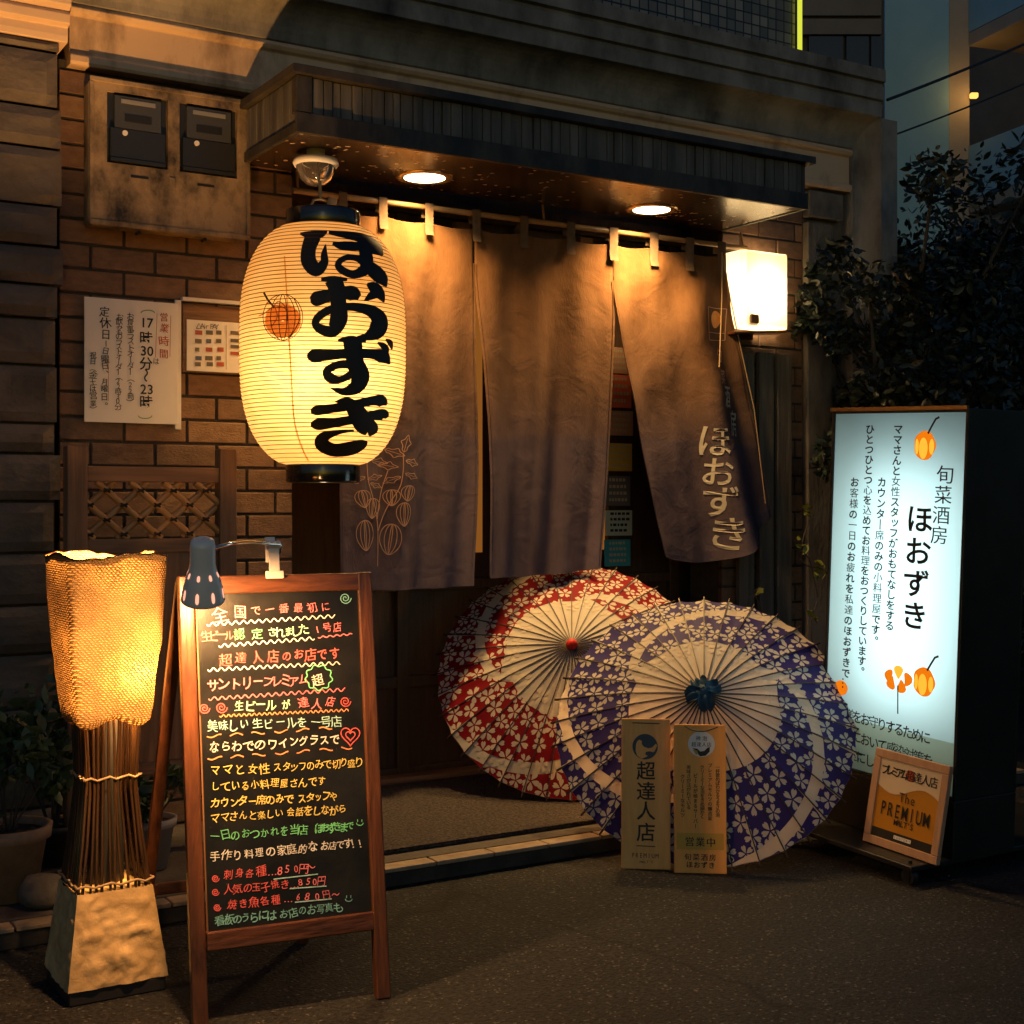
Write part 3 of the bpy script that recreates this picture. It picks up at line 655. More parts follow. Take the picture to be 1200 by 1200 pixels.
def on_lantern(x, y, d=0.0):                 # pixel -> first hit of the lantern skin
    r_ = ray(x, y); A = Vector((LX, LY)); best = None
    t0 = (A.x*r_.x+A.y*r_.y)/(r_.x**2+r_.y**2)
    f = lambda t: math.hypot(r_.x*t-LX, r_.y*t-LY)-lr(H+r_.z*t)
    lo_, hi = t0-.45, t0
    if f(hi) > 0: hi = t0; return Vector((r_.x*hi, r_.y*hi, H+r_.z*hi))
    for _ in range(30):
        mid = (lo_+hi)/2
        if f(mid) > 0: lo_ = mid
        else: hi = mid
    p = O+r_*hi; q = Vector((p.x-LX, p.y-LY, 0)).normalized()
    return p+q*(d)
def spline(P, k=8):
    out = []; n = len(P)
    for i in range(n-1):
        p0, p1, p2, p3 = P[max(i-1, 0)], P[i], P[i+1], P[min(i+2, n-1)]
        for j in range(k):
            t = j/k
            out.append(tuple(.5*((2*b)+(-a+c)*t+(2*a-5*b+4*c-d)*t*t+(-a+3*b-3*c+d)*t**3) for a, b, c, d in zip(p0, p1, p2, p3)))
    out.append(tuple(P[-1])); return out
S = 220/1200
strokes = [[(448, 622, 14), (490, 628, 42), (540, 632, 60), (590, 622, 40), (618, 606, 8)], [(530, 640, 100), (502, 720, 92), (503, 800, 98), (550, 852, 88), (598, 810, 56), (600, 750, 40), (609, 690, 6)],
 [(628, 615, 24), (740, 630, 48), (850, 655, 62), (930, 705, 55), (968, 760, 14)], [(652, 685, 18), (720, 700, 58), (840, 705, 54), (930, 730, 50), (965, 765, 12)],
 [(835, 650, 60), (858, 740, 78), (868, 800, 80), (850, 855, 74), (780, 882, 52), (705, 850, 48), (690, 810, 42), (740, 775, 36), (820, 785, 46), (900, 850, 88), (958, 905, 84), (985, 950, 30), (988, 962, 5)],
 [(512, 1045, 40), (545, 1040, 92), (620, 1020, 82), (720, 1000, 80), (780, 1005, 96), (822, 1030, 40)], [(580, 915, 20), (650, 912, 40), (745, 915, 20)], [(655, 915, 110), (680, 980, 104), (690, 1080, 100), (690, 1170, 112), (650, 1245, 80), (575, 1230, 62), (545, 1190, 50), (580, 1140, 52), (660, 1100, 52), (780, 1090, 54), (890, 1115, 76), (945, 1170, 104), (930, 1240, 110), (870, 1278, 56), (805, 1280, 6)],
 [(868, 945, 18), (910, 965, 74), (950, 1010, 66), (975, 1060, 10)], [(925, 1000, 70), (880, 1030, 40), (850, 1052, 6)],
 [(494, 1415, 30), (530, 1405, 84), (600, 1400, 72), (750, 1388, 62), (900, 1390, 64), (970, 1410, 88), (1012, 1455, 10)], [(685, 1305, 16), (770, 1298, 50), (862, 1310, 16)], [(775, 1300, 120), (785, 1370, 114), (795, 1450, 112), (825, 1530, 118), (800, 1600, 92), (720, 1632, 48), (638, 1608, 5)],
 [(770, 1520, 50), (700, 1555, 44), (640, 1545, 66), (618, 1500, 52), (680, 1462, 50), (770, 1455, 60)], [(935, 1318, 12), (965, 1335, 38), (990, 1358, 34), (1000, 1385, 8)], [(985, 1298, 12), (1012, 1318, 36), (1024, 1362, 10)],
 [(515, 1755, 24), (550, 1752, 62), (640, 1740, 58), (760, 1722, 60), (900, 1690, 60), (960, 1692, 76), (992, 1715, 14)], [(515, 1840, 24), (560, 1840, 76), (660, 1830, 62), (780, 1810, 58), (900, 1785, 60), (970, 1780, 76), (990, 1800, 20)],
 [(668, 1697, 8), (740, 1695, 60), (800, 1760, 112), (850, 1840, 128), (895, 1870, 90), (880, 1915, 12)],
 [(785, 1880, 14), (690, 1890, 30), (600, 1920, 66), (585, 1965, 88), (660, 2005, 84), (770, 1992, 88), (840, 1965, 60), (868, 1950, 10)]]
m = MB()
for i, st in enumerate(strokes):
    P = spline(st, 7); m.ribbon([(270+x*S, 160+y*S) for x, y, q in P], [max(q, 3)*S for x, y, q in P], on_lantern, 0, .0034+.00012*i, 5)
build('lettering', m, M['ink'], lan)
m = MB()                                      # ground cherry drawing
cx_, cy_ = 332, 372
def ell(cx, cy, rx, ry, n=28, a0=0, a1=2*math.pi): return [(cx+rx*math.cos(a0+(a1-a0)*k/n), cy+ry*math.sin(a0+(a1-a0)*k/n)) for k in range(n+1)]
for q in (1.0, .62, .2): m.ribbon(ell(cx_, cy_, 23*q, 27), .9, on_lantern, 0, .003)
m.ribbon(spline([(310, 343), (315, 352), (322, 360)], 4), 2.4, on_lantern, 0, .003)
for a in range(5): m.ribbon(spline([(322, 358), (322+13*math.cos(a*1.3), 362+10*math.sin(a*1.3)), (322+18*math.cos(a*1.3+.5), 370+14*math.sin(a*1.3+.5))], 4), 1.1, on_lantern, 1, .0031)
m.ribbon(spline([(345, 350), (352, 372), (340, 396)], 5), 1.0, on_lantern, 0, .003)
build('fruit_drawing', m, [M['ink'], mat('red brown drawing', (.5, .10, .02), .7)], lan)
m = MB(); m.grid(lambda u, v: on_lantern(cx_+21*(.05+.95*u)*math.cos(v*2*math.pi), cy_+4+20*(.05+.95*u)*math.sin(v*2*math.pi), .0026), 5, 32)
m2 = MB(); m2.ribbon([(334+(y-300)*.055+max(0, y-480)**2*.004, y) for y in range(300, 546, 6)], 1.6, on_lantern, 0, .0030); build('seam', m2, paper('seam paper', (.5, .32, .12), .6, (.60, .34, .09)), lan)
build('fruit_fill', m, paper('orange wash', (.8, .45, .2), .6, (.80, .36, .08)), lan)

# ------------------------------------------------------------------ curtain rod and split curtain
NY = 4.475
ra, rb = atY(380, 226, NY), atY(868, 292, NY); rz = (ra.z+rb.z)/2
m = MB(); m.tube([(ra.x-.12, NY, rz), (rb.x+.03, NY, rz)], .011, 12)
for x in (ra.x-.1, 2.9, rb.x+.01): m.tube([(x, NY+.0, rz+.012), (x, NY+.01, CZ0-.002)], .005, 8)
tag(build('curtain_rod', m, M['rod'], None, origin=(2.9, NY, rz)), 'bamboo curtain rod under the canopy carrying the split curtain', 'curtain rod')
nor = thing('split_curtain', 'long faded brown split curtain of three panels across the entrance', 'curtain', (2.9, NY, .85))
ED = [([(398, 247), (398, 290), (397, 345), (397, 440), (398, 560), (399, 690)], [(555, 268), (555.5, 305), (556, 345), (556, 430), (557, 550), (549, 686)]),
      ([(555.3, 268), (555.8, 305), (556.6, 345), (564, 430), (569, 550), (566, 677)], [(717, 286), (717.5, 325), (718, 365), (713, 450), (705, 560), (695, 666)]),
      ([(717.3, 286), (717.8, 325), (719, 365), (735, 450), (755, 560), (776, 652)], [(846, 300), (853, 340), (863, 400), (878, 470), (893, 540), (906, 606)])]
SEAM = (.18, .22)
def ev(L, t):
    n = len(L)-1; x = min(t*n, n-1e-6); i = int(x); f = x-i
    p0, p1, p2, p3 = L[max(i-1, 0)], L[i], L[i+1], L[min(i+2, n)]
    return tuple(.5*((2*b)+(-a+c)*f+(2*a-5*b+4*c-d)*f*f+(-a+3*b-3*c+d)*f**3) for a, b, c, d in zip(p0, p1, p2, p3))
def cloth(k, u, v, d=0.0):
    a = ev(ED[k][0], v); b = ev(ED[k][1], v)
    x = a[0]+(b[0]-a[0])*u; y = a[1]+(b[1]-a[1])*u
    if k == 2: y += 26*math.sin(math.pi*u)*v**3
    else: y += 3*math.sin(math.pi*u)*v**3
    y += (1-v)**12*3.0*math.sin(math.pi*(u*3 % 1))
    p = atY(x, y, NY)
    g = v**.8
    f = .016*g*math.sin(u*9+k*2+v*1.5)+.017*g*math.sin(u*19+k*1.7+v*2.5)+.007*noise.noise(Vector((p.x*3.2, p.z*.8, k*3)))+.0012*noise.noise(Vector((p.x*14, p.z*6, k*7)))
    f += .0008*noise.noise(Vector((p.x*34, p.z*26, 3)))+.0016*abs(noise.noise(Vector((p.x*9+p.z*5, p.z*8-p.x*4, 5))))
    e = min(u, 1-u)
    if k < 2 and v > .2: f -= .035*math.exp(-(e/.07)**2)*(v-.2)
    if k == 2:
        f -= .10*v*v*math.exp(-((u-.68)/.2)**2)-.05*v*math.exp(-((u-.9)/.08)**2)
        f += .009*math.sin((x-718)*.07+(y-286)*.05)*(1-v)*min(1, v*6)          # diagonal pull folds
    return Vector((p.x, NY-.004+f-d, p.z))
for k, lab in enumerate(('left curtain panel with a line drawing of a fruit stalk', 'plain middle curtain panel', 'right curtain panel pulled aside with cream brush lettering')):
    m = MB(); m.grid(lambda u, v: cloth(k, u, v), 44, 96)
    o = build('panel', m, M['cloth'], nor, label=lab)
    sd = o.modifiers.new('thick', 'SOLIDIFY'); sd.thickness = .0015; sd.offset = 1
    # hems
    m = MB()
    m.grid(lambda u, v: cloth(k, .012*v+.0, .22+.78*u, .0028), 50, 1); m.grid(lambda u, v: cloth(k, 1-.012*v, .22+.78*u, .0028), 50, 1)
    m.grid(lambda u, v: cloth(k, u, 1-.011*v, .003), 40, 1)
    build('hem', m, M['tab'] if False else M['cloth'], o)
    if k == 0: PL = o
    if k == 2: PR = o
for px in (400, 447, 501, 556, 612, 667, 717, 764, 806, 843):
    yt = 228+(px-395)*.137; a = atY(px-4.8, yt, NY); b_ = atY(px+4.8, yt, NY); zb = atY(px, yt+34, NY).z
    m = MB(); dx = rnd.uniform(-.004, .004)
    m.grid(lambda u, v: Vector((a.x+(b_.x-a.x)*u+dx*v, NY-.015-.006*(v > .99), rz+.013+(zb-rz-.013)*v)), 2, 6)
    m.grid(lambda u, v: Vector((a.x+(b_.x-a.x)*u, NY-.015+.030*v, rz+.0135)), 2, 2); m.grid(lambda u, v: Vector((a.x+(b_.x-a.x)*u, NY+.015, rz+.0135-.05*v)), 2, 2)
    build('loop', m, M['tab'], nor)
# line drawing on the left panel, drawn in cloth space
def cmap(k):
    def f(x, y, d=0.0):                       # pixel-sized drawing units -> (u, v) on the panel
        v = min(.99, max(.01, (y-257)/(688-257)))
        for _ in range(4):
            a = ev(ED[k][0], v); b = ev(ED[k][1], v); u = (x-a[0])/(b[0]-a[0]); yy = a[1]+(b[1]-a[1])*u; vy = y-yy; v = min(.995, max(.005, v+vy/420))
        return cloth(k, min(.99, max(.01, u)), v, .0022+d)
    return f
f0 = cmap(0); m = MB(); Z5 = lambda x, y: (400+x/3, 400+y/3)
def line(P, w_=.9): m.ribbon([Z5(*p) for p in spline(P, 5)], w_, f0, 0, 0)
line([(85, 430), (92, 520), (110, 600), (127, 680), (128, 785)]); line([(205, 405), (203, 480), (190, 560), (150, 640), (128, 690)]); line([(125, 660), (140, 560), (160, 470)])
for cx, cy, s, rot in [(72, 592, 30, -.2), (108, 625, 27, .1), (168, 592, 27, 0), (222, 578, 29, .2), (80, 697, 34, -.1), (165, 707, 34, .15), (205, 645, 27, 0)]:
    for q in (1, .55, .1):
        P = []
        for i in range(17):
            a = -math.pi/2+2*math.pi*i/16; r = s*(1+.25*max(0, math.sin(a))**6)
            x = math.cos(a)*s*q*.92; y = math.sin(a)*r; P.append((cx+x*math.cos(rot)-y*math.sin(rot), cy+x*math.sin(rot)+y*math.cos(rot)))
        line(P, .8)
for cx, cy, s, rot in [(215, 370, 32, -1.3), (180, 402, 32, .4), (240, 440, 28, .3), (237, 500, 30, .5), (160, 450, 30, .2), (170, 515, 30, 2.6), (50, 510, 32, 2.7), (115, 500, 28, -.3), (132, 435, 28, .2), (120, 540, 24, .6)]:
    P = []
    for i in range(15):
        t = i/14; s_ = 1 if t < .5 else -1; q = t*2 if t < .5 else 2-2*t
        wv = .42*math.sin(math.pi*q)*(1+.35*math.sin(q*14)); x = s*(q*2-1); y = s_*s*wv
        P.append((cx+x*math.cos(rot)-y*math.sin(rot), cy+x*math.sin(rot)+y*math.cos(rot)))
    line(P, .8); line([(cx-s*.9*math.cos(rot), cy-s*.9*math.sin(rot)), (cx, cy), (cx+s*.6*math.cos(rot), cy+s*.6*math.sin(rot))], .6)
build('drawing', m, M['printfade'], PL)
f2 = cmap(2); m = MB()
for ch, x, y, s in [('ほ', 828, 508, 37), ('お', 831, 541, 32), ('ず', 834, 572, 35), ('き', 841, 604, 36)]: put(m, ch, x, -y, s, lambda a, b, d: f2(a, -b, .0), 0, .010, rot=-.12, sx=.8, shear=-.1)
for ch, x, y, s in [('旬', 843, 415, 17), ('菜', 844, 440, 18), ('酒', 849, 462, 27), ('房', 857, 492, 31)]: put(m, ch, x, -y, s, lambda a, b, d: f2(a, -b, .0), 0 if s > 20 else 1, .008, rot=-.15, sx=.55)
x0, x1, y0, y1 = 826, 852, 360, 398
for P in ([(x0, y0), (x1, y0+2)], [(x0, y1-9), (x1, y1-8)], [(x0, y1), (x1, y1)], [(x0, y0), (x0, y1)], [(x1, y0+2), (x1, y1)]):
    m.ribbon([(P[0][0]+(P[1][0]-P[0][0])*t/6, P[0][1]+(P[1][1]-P[0][1])*t/6) for t in range(7)], .8, f2, 1)
m.grid(lambda u, v: f2(839+8*u*math.cos(6.283*v), 374+10*u*math.sin(6.283*v), .0008), 3, 16, 2)
build('lettering', m, [M['print'], M['printfade'], M['hob_or']], PR)
cords = MB(); p0 = atY(846, 296, NY-.03)
cords.tube([p0, atY(846, 350, NY-.05), atY(843, 430, NY-.06)], .0028, 6); cords.tube([p0, atY(862, 380, NY-.02), atY(884, 480, NY-.02), atY(897, 590, NY-.02)], .0028, 6)
build('tie_cord', cords, M['rope'], nor)

# ------------------------------------------------------------------ square wall lamp
wl0, wl1 = atY(870, 381, 4.43), atY(925, 299, 4.43)
t = thing('wall_lamp', 'glowing white square wall lamp on the bricks right of the curtain', 'wall lamp', ((wl0.x+wl1.x)/2, 4.55, wl0.z))
m = MB(); prof = []
def shade_ring(z, o):
    return [(wl0.x-o, 4.54), (wl0.x-o, 4.445), (wl0.x+.02, 4.425-o), (wl1.x-.02, 4.425-o), (wl1.x+o, 4.445), (wl1.x+o, 4.54)]
zs = [(wl0.z, -.004), (wl0.z+.008, 0), (wl1.z-.008, 0), (wl1.z, -.004)]
vs = [(x, y, z) for z, o in zs for x, y in shade_ring(z, o)]
m.add(vs, [(i*6+k, i*6+k+1, i*6+k+7, i*6+k+6) for i in range(3) for k in range(5)]+[(5, 4, 3, 2, 1, 0), (18, 19, 20, 21, 22, 23)])
build('shade', m, paper('opal glass', (.75, .72, .66), .7, (.78, .70, .56), .3), t)
m = MB(); m.box(wl0.x-.04, wl0.x+.16, 4.5405, 4.5535, wl0.z-.04, wl1.z-.01); build('back_plate', m, mat('bronze plate', (.12, .07, .03), .4, .5), t, .003)
m = MB(); m.box(wl0.x+.04, wl0.x+.085, 4.418, 4.4325, wl0.z+.012, wl0.z+.05); build('catch', m, M['wood_br'], t, .004)
m = MB(); m.obox(((wl0.x+wl1.x)/2-.02, 4.49, wl0.z-.02), (.15, 0, .012), (0, .05, 0), (0, 0, .006)); build('bracket', m, M['wood_or_x'], t, .003)
li = bpy.data.lights.new('lamp', 'POINT'); li.shadow_soft_size = .03; li.energy = P_WALL; li.color = (1, .74, .40)
lo = bpy.data.objects.new('lamp', li); C.objects.link(lo); lo.parent = t; lo.location = (.0, 4.485-4.55, (wl1.z-wl0.z)*.45)

# weathered plank panel by the right brick edge
pp = thing('plank_panel', 'weathered grey plank panel standing behind the pulled curtain edge', 'panel', (4.0, 4.52, SZ))
pxs = [866, 885, 903, 921]; ztp = atY(895, 408, 4.52).z
for i in range(3):
    a = atY(pxs[i], 500, 4.52).x+.003; b_ = atY(pxs[i+1], 500, 4.52).x-.003
    m = MB(); m.box(a+.02*i, b_+.02*i, 4.515+rnd.uniform(0, .008), 4.545, SZ, ztp-rnd.uniform(0, .03)); build('plank', m, M['wood_grey'], pp, .003)

# ------------------------------------------------------------------ doormat
m = MB(); x0, x1, y0, y1 = 1.72, 3.35, KY+.16, DY-.14
m.grid(lambda u, v: Vector((x0+(x1-x0)*u, y0+(y1-y0)*v, SZ+.012+.0025*noise.noise(Vector((u*120, v*80, 0))))), 160, 90)
m.box(x0, x1, y0, y1, SZ+.0005, SZ+.009)
tag(build('doormat', m, M['mat'], None, origin=((x0+x1)/2, (y0+y1)/2, SZ)), 'large grey brown coir doormat on the entrance step', 'doormat')

# ------------------------------------------------------------------ basket floor lamp
bxc, byc = .883, 3.29
bl = thing('floor_lamp', 'tall woven floor lamp with burlap shade, reed stem and sandstone base', 'lamp', (bxc, byc, 0))
m = MB(); m.box(bxc-.112, bxc+.112, byc-.112, byc+.112, 0, .034); build('plinth', m, M['black'], bl, .004)
m = MB(); hb, ht = .116, .088; z0, z1 = .0345, .246
def side(k, mb=m):
    ca, sa = math.cos(k*math.pi/2), math.sin(k*math.pi/2)
    def f(u, v):
        h_ = hb+(ht-hb)*v; x = (2*u-1)*h_; y = -h_; z = z0+(z1-z0)*v
        n = noise.noise(Vector((x*16+k*5, z*16, k)))*.008+abs(noise.noise(Vector((x*26, z*30, k+9))))*.009
        e = min(1, min(u, 1-u)*9); y -= n*e
        return Vector((bxc+x*ca-y*sa, byc+x*sa+y*ca, z))
    mb.grid(f, 44, 40)
for k in range(4): side(k)
m.quad((bxc-ht, byc-ht, z1), (bxc+ht, byc-ht, z1), (bxc+ht, byc+ht, z1), (bxc-ht, byc+ht, z1)); build('base', m, M['stucco'], bl)
m = MB(); KN = [(.215, .083), (.25, .082), (.36, .068), (.48, .056), (.6, .061), (.69, .064)]
def reed_half(z):
    for (a, ha), (b, hb_) in zip(KN, KN[1:]):
        if z <= b: return ha+(hb_-ha)*(z-a)/(b-a)
    return KN[-1][1]
for k in range(4):
    ca, sa = math.cos(k*math.pi/2), math.sin(k*math.pi/2); nre = 11
    for i in range(nre):
        u = (i+rnd.uniform(.3, .7))/nre; pts = []; top = .672+rnd.uniform(-.008, .008); bot = .222+rnd.uniform(-.012, .012); jx = rnd.uniform(-.004, .004)
        for j in range(8):
            z = bot+(top-bot)*j/7; h_ = reed_half(z); x = (2*u-1)*h_+jx*math.sin(j*.7+i); y = -h_-.002
            pts.append((bxc+x*ca-y*sa, byc+x*sa+y*ca, z))
        m.tube(pts, rnd.uniform(.0030, .0046), 7)
build('reeds', m, M['reed'], bl)
m = MB(); m.lathe([(.045, .247), (.036, .5), (.045, .69)], (bxc, byc, 0), 4); build('stem_core', m, M['black'], bl)
for z in (.262, .505):
    m = MB(); h_ = reed_half(z)+.009; P = []
    for k in range(4):
        for i in range(9):
            q = -1+2*i/9; x, y = [(q, -1), (1, q), (-q, 1), (-1, -q)][k]; P.append((bxc+x*h_, byc+y*h_, z+.004*math.sin(i*2.1+k)))
    P.append(P[0]); m.tube(P, .003, 6); build('binding', m, M['rope'], bl)
# burlap
bm = bpy.data.materials.new('burlap'); bm.use_nodes = True; N, L = nodes(bm); b = N['Principled BSDF']; o_ = N['Material Output']
b.inputs['Base Color'].default_value = (.42, .27, .12, 1); b.inputs['Roughness'].default_value = .9; b.inputs['Specular IOR Level'].default_value = .1
tc = N.new('ShaderNodeTexCoord')
def wave(direction, sc):
    wv = N.new('ShaderNodeTexWave'); wv.wave_type = 'BANDS'; wv.bands_direction = direction; wv.inputs['Scale'].default_value = sc; wv.inputs['Distortion'].default_value = 3.2; wv.inputs['Detail'].default_value = 3; wv.inputs['Detail Scale'].default_value = 1.6
    L.new(tc.outputs['Object'], wv.inputs['Vector']); return wv
wz = wave('Z', 58); wx_ = wave('DIAGONAL', 70); 
mul = N.new('ShaderNodeMath'); mul.operation = 'MULTIPLY'; L.new(wz.outputs['Fac'], mul.inputs[0]); L.new(wx_.outputs['Fac'], mul.inputs[1])
nz = N.new('ShaderNodeTexNoise'); nz.inputs['Scale'].default_value = 14; nz.inputs['Detail'].default_value = 7; L.new(tc.outputs['Object'], nz.inputs['Vector'])
ad = N.new('ShaderNodeMath'); ad.operation = 'MULTIPLY_ADD'; L.new(mul.outputs[0], ad.inputs[0]); ad.inputs[1].default_value = .75
sc_ = N.new('ShaderNodeMath'); sc_.operation = 'MULTIPLY'; L.new(nz.outputs['Fac'], sc_.inputs[0]); sc_.inputs[1].default_value = .7; L.new(sc_.outputs[0], ad.inputs[2])
cr = N.new('ShaderNodeValToRGB'); cr.color_ramp.elements[0].position = .3; cr.color_ramp.elements[1].position = .95
cr.color_ramp.elements[0].color = (.0006, .0002, .00004, 1); cr.color_ramp.elements[1].color = (.040, .024, .010, 1)
e = cr.color_ramp.elements.new(.6); e.color = (.0056, .0030, .0010, 1)
L.new(ad.outputs[0], cr.inputs[0])
tr = N.new('ShaderNodeBsdfTranslucent'); L.new(cr.outputs[0], tr.inputs[0])
mx = N.new('ShaderNodeAddShader')
df = N.new('ShaderNodeBsdfDiffuse'); cr2 = N.new('ShaderNodeValToRGB'); cr2.color_ramp.elements[0].color = (.12, .07, .03, 1); cr2.color_ramp.elements[1].color = (.34, .22, .10, 1); L.new(ad.outputs[0], cr2.inputs[0]); L.new(cr2.outputs[0], df.inputs[0])
L.new(df.outputs[0], mx.inputs[0]); L.new(tr.outputs[0], mx.inputs[1]); L.new(mx.outputs[0], o_.inputs[0])
bp = N.new('ShaderNodeBump'); bp.inputs['Strength'].default_value = .6; bp.inputs['Distance'].default_value = .003; L.new(mul.outputs[0], bp.inputs['Height']); L.new(bp.outputs[0], df.inputs['Normal']); 
N.remove(b)
m = MB(); SP = [(.632, .070), (.645, .086), (.68, .092), (.74, .100), (.82, .108), (.92, .115), (1.0, .120), (1.028, .122)]
def sh(v):
    z = .632+(1.028-.632)*v
    for (a, ha), (b_, hb_) in zip(SP, SP[1:]):
        if z <= b_+1e-9: return z, ha+(hb_-ha)*(z-a)/(b_-a)
    return z, SP[-1][1]
def shade(u, v):
    z, h_ = sh(v); a = 2*math.pi*(u+.125); x, y = math.cos(a), math.sin(a); q = (abs(x)**9+abs(y)**9)**(-1/9)
    n = .004*noise.noise(Vector((x*3, y*3, z*9)))+.002*noise.noise(Vector((x*9, y*9, z*22)))
    sag = .007*math.sin(2*a*2+.4)*v**6
    low = -.010*(1-v)**6*math.cos(4*(a-math.pi/4))
    return Vector((bxc+x*q*(h_+n), byc+y*q*(h_+n), z+sag+low+(.006*noise.noise(Vector((x*6, y*6, 1)))*v**10)))
m.grid(shade, 128, 60); build('lamp_shade', m, bm, bl)
m = MB(); m.grid(lambda u, v: shade(u, .955+.01*math.sin(u*40)+(.043-.01*math.sin(u*40))*v)-Vector((shade(u, 1).x-bxc, shade(u, 1).y-byc, 0))*.02, 96, 4); build('hem', m, bm, bl)
m = MB(); P = [shade(i/64, 1.0)+Vector((0, 0, .0)) for i in range(65)]; m.tube(P, .0026, 6); build('shade_rim', m, M['reed'], bl)
m = MB(); bpos = Vector((.942, 3.222, .760)); m.lathe([(.0005, -.028), (.02, -.02), (.028, 0), (.02, .022), (.012, .035), (.012, .06)], bpos, 20)
m.tube([bpos+Vector((0, 0, .0)), (bxc, byc, .70)], .006, 8) if False else None
li = bpy.data.lights.new('lamp', 'POINT'); li.energy = P_BASKET*2.3; li.color = WARM; li.shadow_soft_size = .025
lo = bpy.data.objects.new('lamp', li); C.objects.link(lo); lo.parent = bl; lo.location = bpos-Vector((bxc, byc, 0))
li = bpy.data.lights.new('lamp', 'SPOT'); li.spot_size = R(108); li.spot_blend = .3; li.energy = P_BASKET*5.5; li.color = WARM; li.shadow_soft_size = .025
lo = bpy.data.objects.new('lamp', li); C.objects.link(lo); lo.parent = bl; lo.location = (.012, -.012, .868); lo.rotation_euler = (R(180), 0, 0)

# ------------------------------------------------------------------ chalkboard
fl, frt = Vector((.974, 2.925, 0)), Vector((1.425, 2.862, 0)); lean = Vector((0, .105, .985))
ux = (frt-fl).normalized(); uz = lean.normalized(); un = ux.cross(uz).normalized()    # un points to the street
BWD = (frt-fl).length; BHT = lean.length
Fb = Frame(fl, ux, uz); 
cb = thing('chalkboard', 'wooden A-frame blackboard covered in coloured Japanese handwriting', 'chalkboard', tuple(fl+(frt-fl)/2))
PWD = .034
def bar(a, b, w2, d2, name, mt, parent, side_=None):
    a, b = Vector(a), Vector(b); ax = (b-a); L_ = ax.length; ax.normalize()
    m = MB(); s = side_ or (ux if abs(ax.dot(ux)) < .8 else uz); s = (s-ax*s.dot(ax)).normalized(); t_ = ax.cross(s)
    m.obox((a+b)/2, s*w2, t_*d2, ax*L_/2); return build(name, m, mt, parent, .003)
bar(fl+ux*PWD/2, fl+ux*PWD/2+lean, PWD/2, .014, 'post', M['wood_or'], cb); bar(frt-ux*PWD/2, frt-ux*PWD/2+lean, PWD/2, .014, 'post', M['wood_or'], cb)
vb = Fb.px(330, 1092)[1]
bar(Fb(PWD, BHT-.022), Fb(BWD-PWD, BHT-.022), .0205, .0125, 'top_rail', M['wood_or_x'], cb, uz)
bar(Fb(PWD, vb), Fb(BWD-PWD, vb), .021, .0125, 'bottom_rail', M['wood_or_x'], cb, uz)
m = MB(); m.obox(Fb(BWD/2, (vb+BHT)/2), ux*(BWD/2-PWD), un*.003, uz*((BHT-vb)/2-.02)); build('board', m, M['chalkface'], cb)
m = MB(); m.obox(Fb(BWD/2, (vb+BHT)/2, -.006), ux*(BWD/2-PWD+.003), un*.002, uz*((BHT-vb)/2-.02)); build('back_board', m, M['wood_br'], cb)
rear = Vector((0, .47, 0))
for p in (fl+ux*.02, frt-ux*.02):
    bar(p+rear, p+lean*.985+Vector((0, .03, 0)), .014, .011, 'rear_leg', M['wood_or'], cb)
bar(fl+ux*.035+rear*.86+Vector((0, 0, .2)), frt-ux*.035+rear*.86+Vector((0, 0, .2)), .014, .009, 'stay', M['wood_or_x'], cb, uz)
m = MB(); cols = list(CH); ci = {k: i for i, k in enumerate(cols)}
def chalk(segs, y0, y1, size, off=.006):
    """segs: list of (text, colour, x_start, x_end) in pixels, the line running from y0 (x=240) to y1 (x=420)"""
    for s, c, xa, xb in segs:
        ya = y0+(y1-y0)*(xa-240)/180; yb = y0+(y1-y0)*(xb-240)/180
        a, b_ = Fb.px(xa, ya), Fb.px(xb, yb); sz = size*3.05/1600
        rot = math.atan2(b_[1]-a[1], b_[0]-a[0]) if len(s) > 1 else .03
        text_between(m, s, a, b_, Fb, sz, ci[c], off+rnd.choice((-.004, 0, .005, .010)), False, 1.0, .0042, .95, rot)
def wavy(xa, ya, xb, yb, c, amp=2.2, per=9, wd=1.3, dash=False):
    n = int((xb-xa)/1.4); run = []
    for i in range(n+1):
        x = xa+(xb-xa)*i/n; y = ya+(yb-ya)*i/n+amp*math.sin((x-xa)/per*2*math.pi)
        if dash and ((x-xa) % 26) > 17:
            if len(run) > 2: m.ribbon(run, wd*3.05/1600, Fb, ci[c], .0042)
            run = []; continue
        run.append(Fb.px(x, y))
    if len(run) > 2: m.ribbon(run, wd*3.05/1600, Fb, ci[c], .0042)
def swirl(x, y, r, c):
    m.ribbon([Fb.px(x+r*(1-t/26)*math.cos(t*.55), y+r*(1-t/26)*math.sin(t*.55)) for t in range(24)], 1.2*3.05/1600, Fb, ci[c], .0042)
chalk([('全国', 'pink', 258, 281)], 719, 714, 19, .008); chalk([('で一番最初に', 'pink', 299, 381)], 719, 707, 13, .006); wavy(242, 732, 392, 722, 'white', 2, 9)
chalk([('生ビール', 'red', 241, 268), ('認定', 'green', 280, 301), ('されました', 'mint', 318, 356), ('1号店', 'pink', 371, 395)], 746, 733, 13.5); wavy(256, 757, 368, 748, 'white', 2, 9); wavy(372, 747, 412, 743, 'pink', 1, 8)
chalk([('超達人店', 'red', 263, 319), ('のお店です', 'red', 335, 391)], 774, 763, 15, .008); wavy(243, 785, 398, 777, 'white', 2, 9)
chalk([('サントリー', 'pink', 249, 302), ('プレミアム', 'pink', 314, 354)], 802, 794, 16, .008); chalk([('超', 'white', 372, 372)], 797, 797, 15, .01); wavy(244, 819, 404, 808, 'pink', 2, 9)
P = []
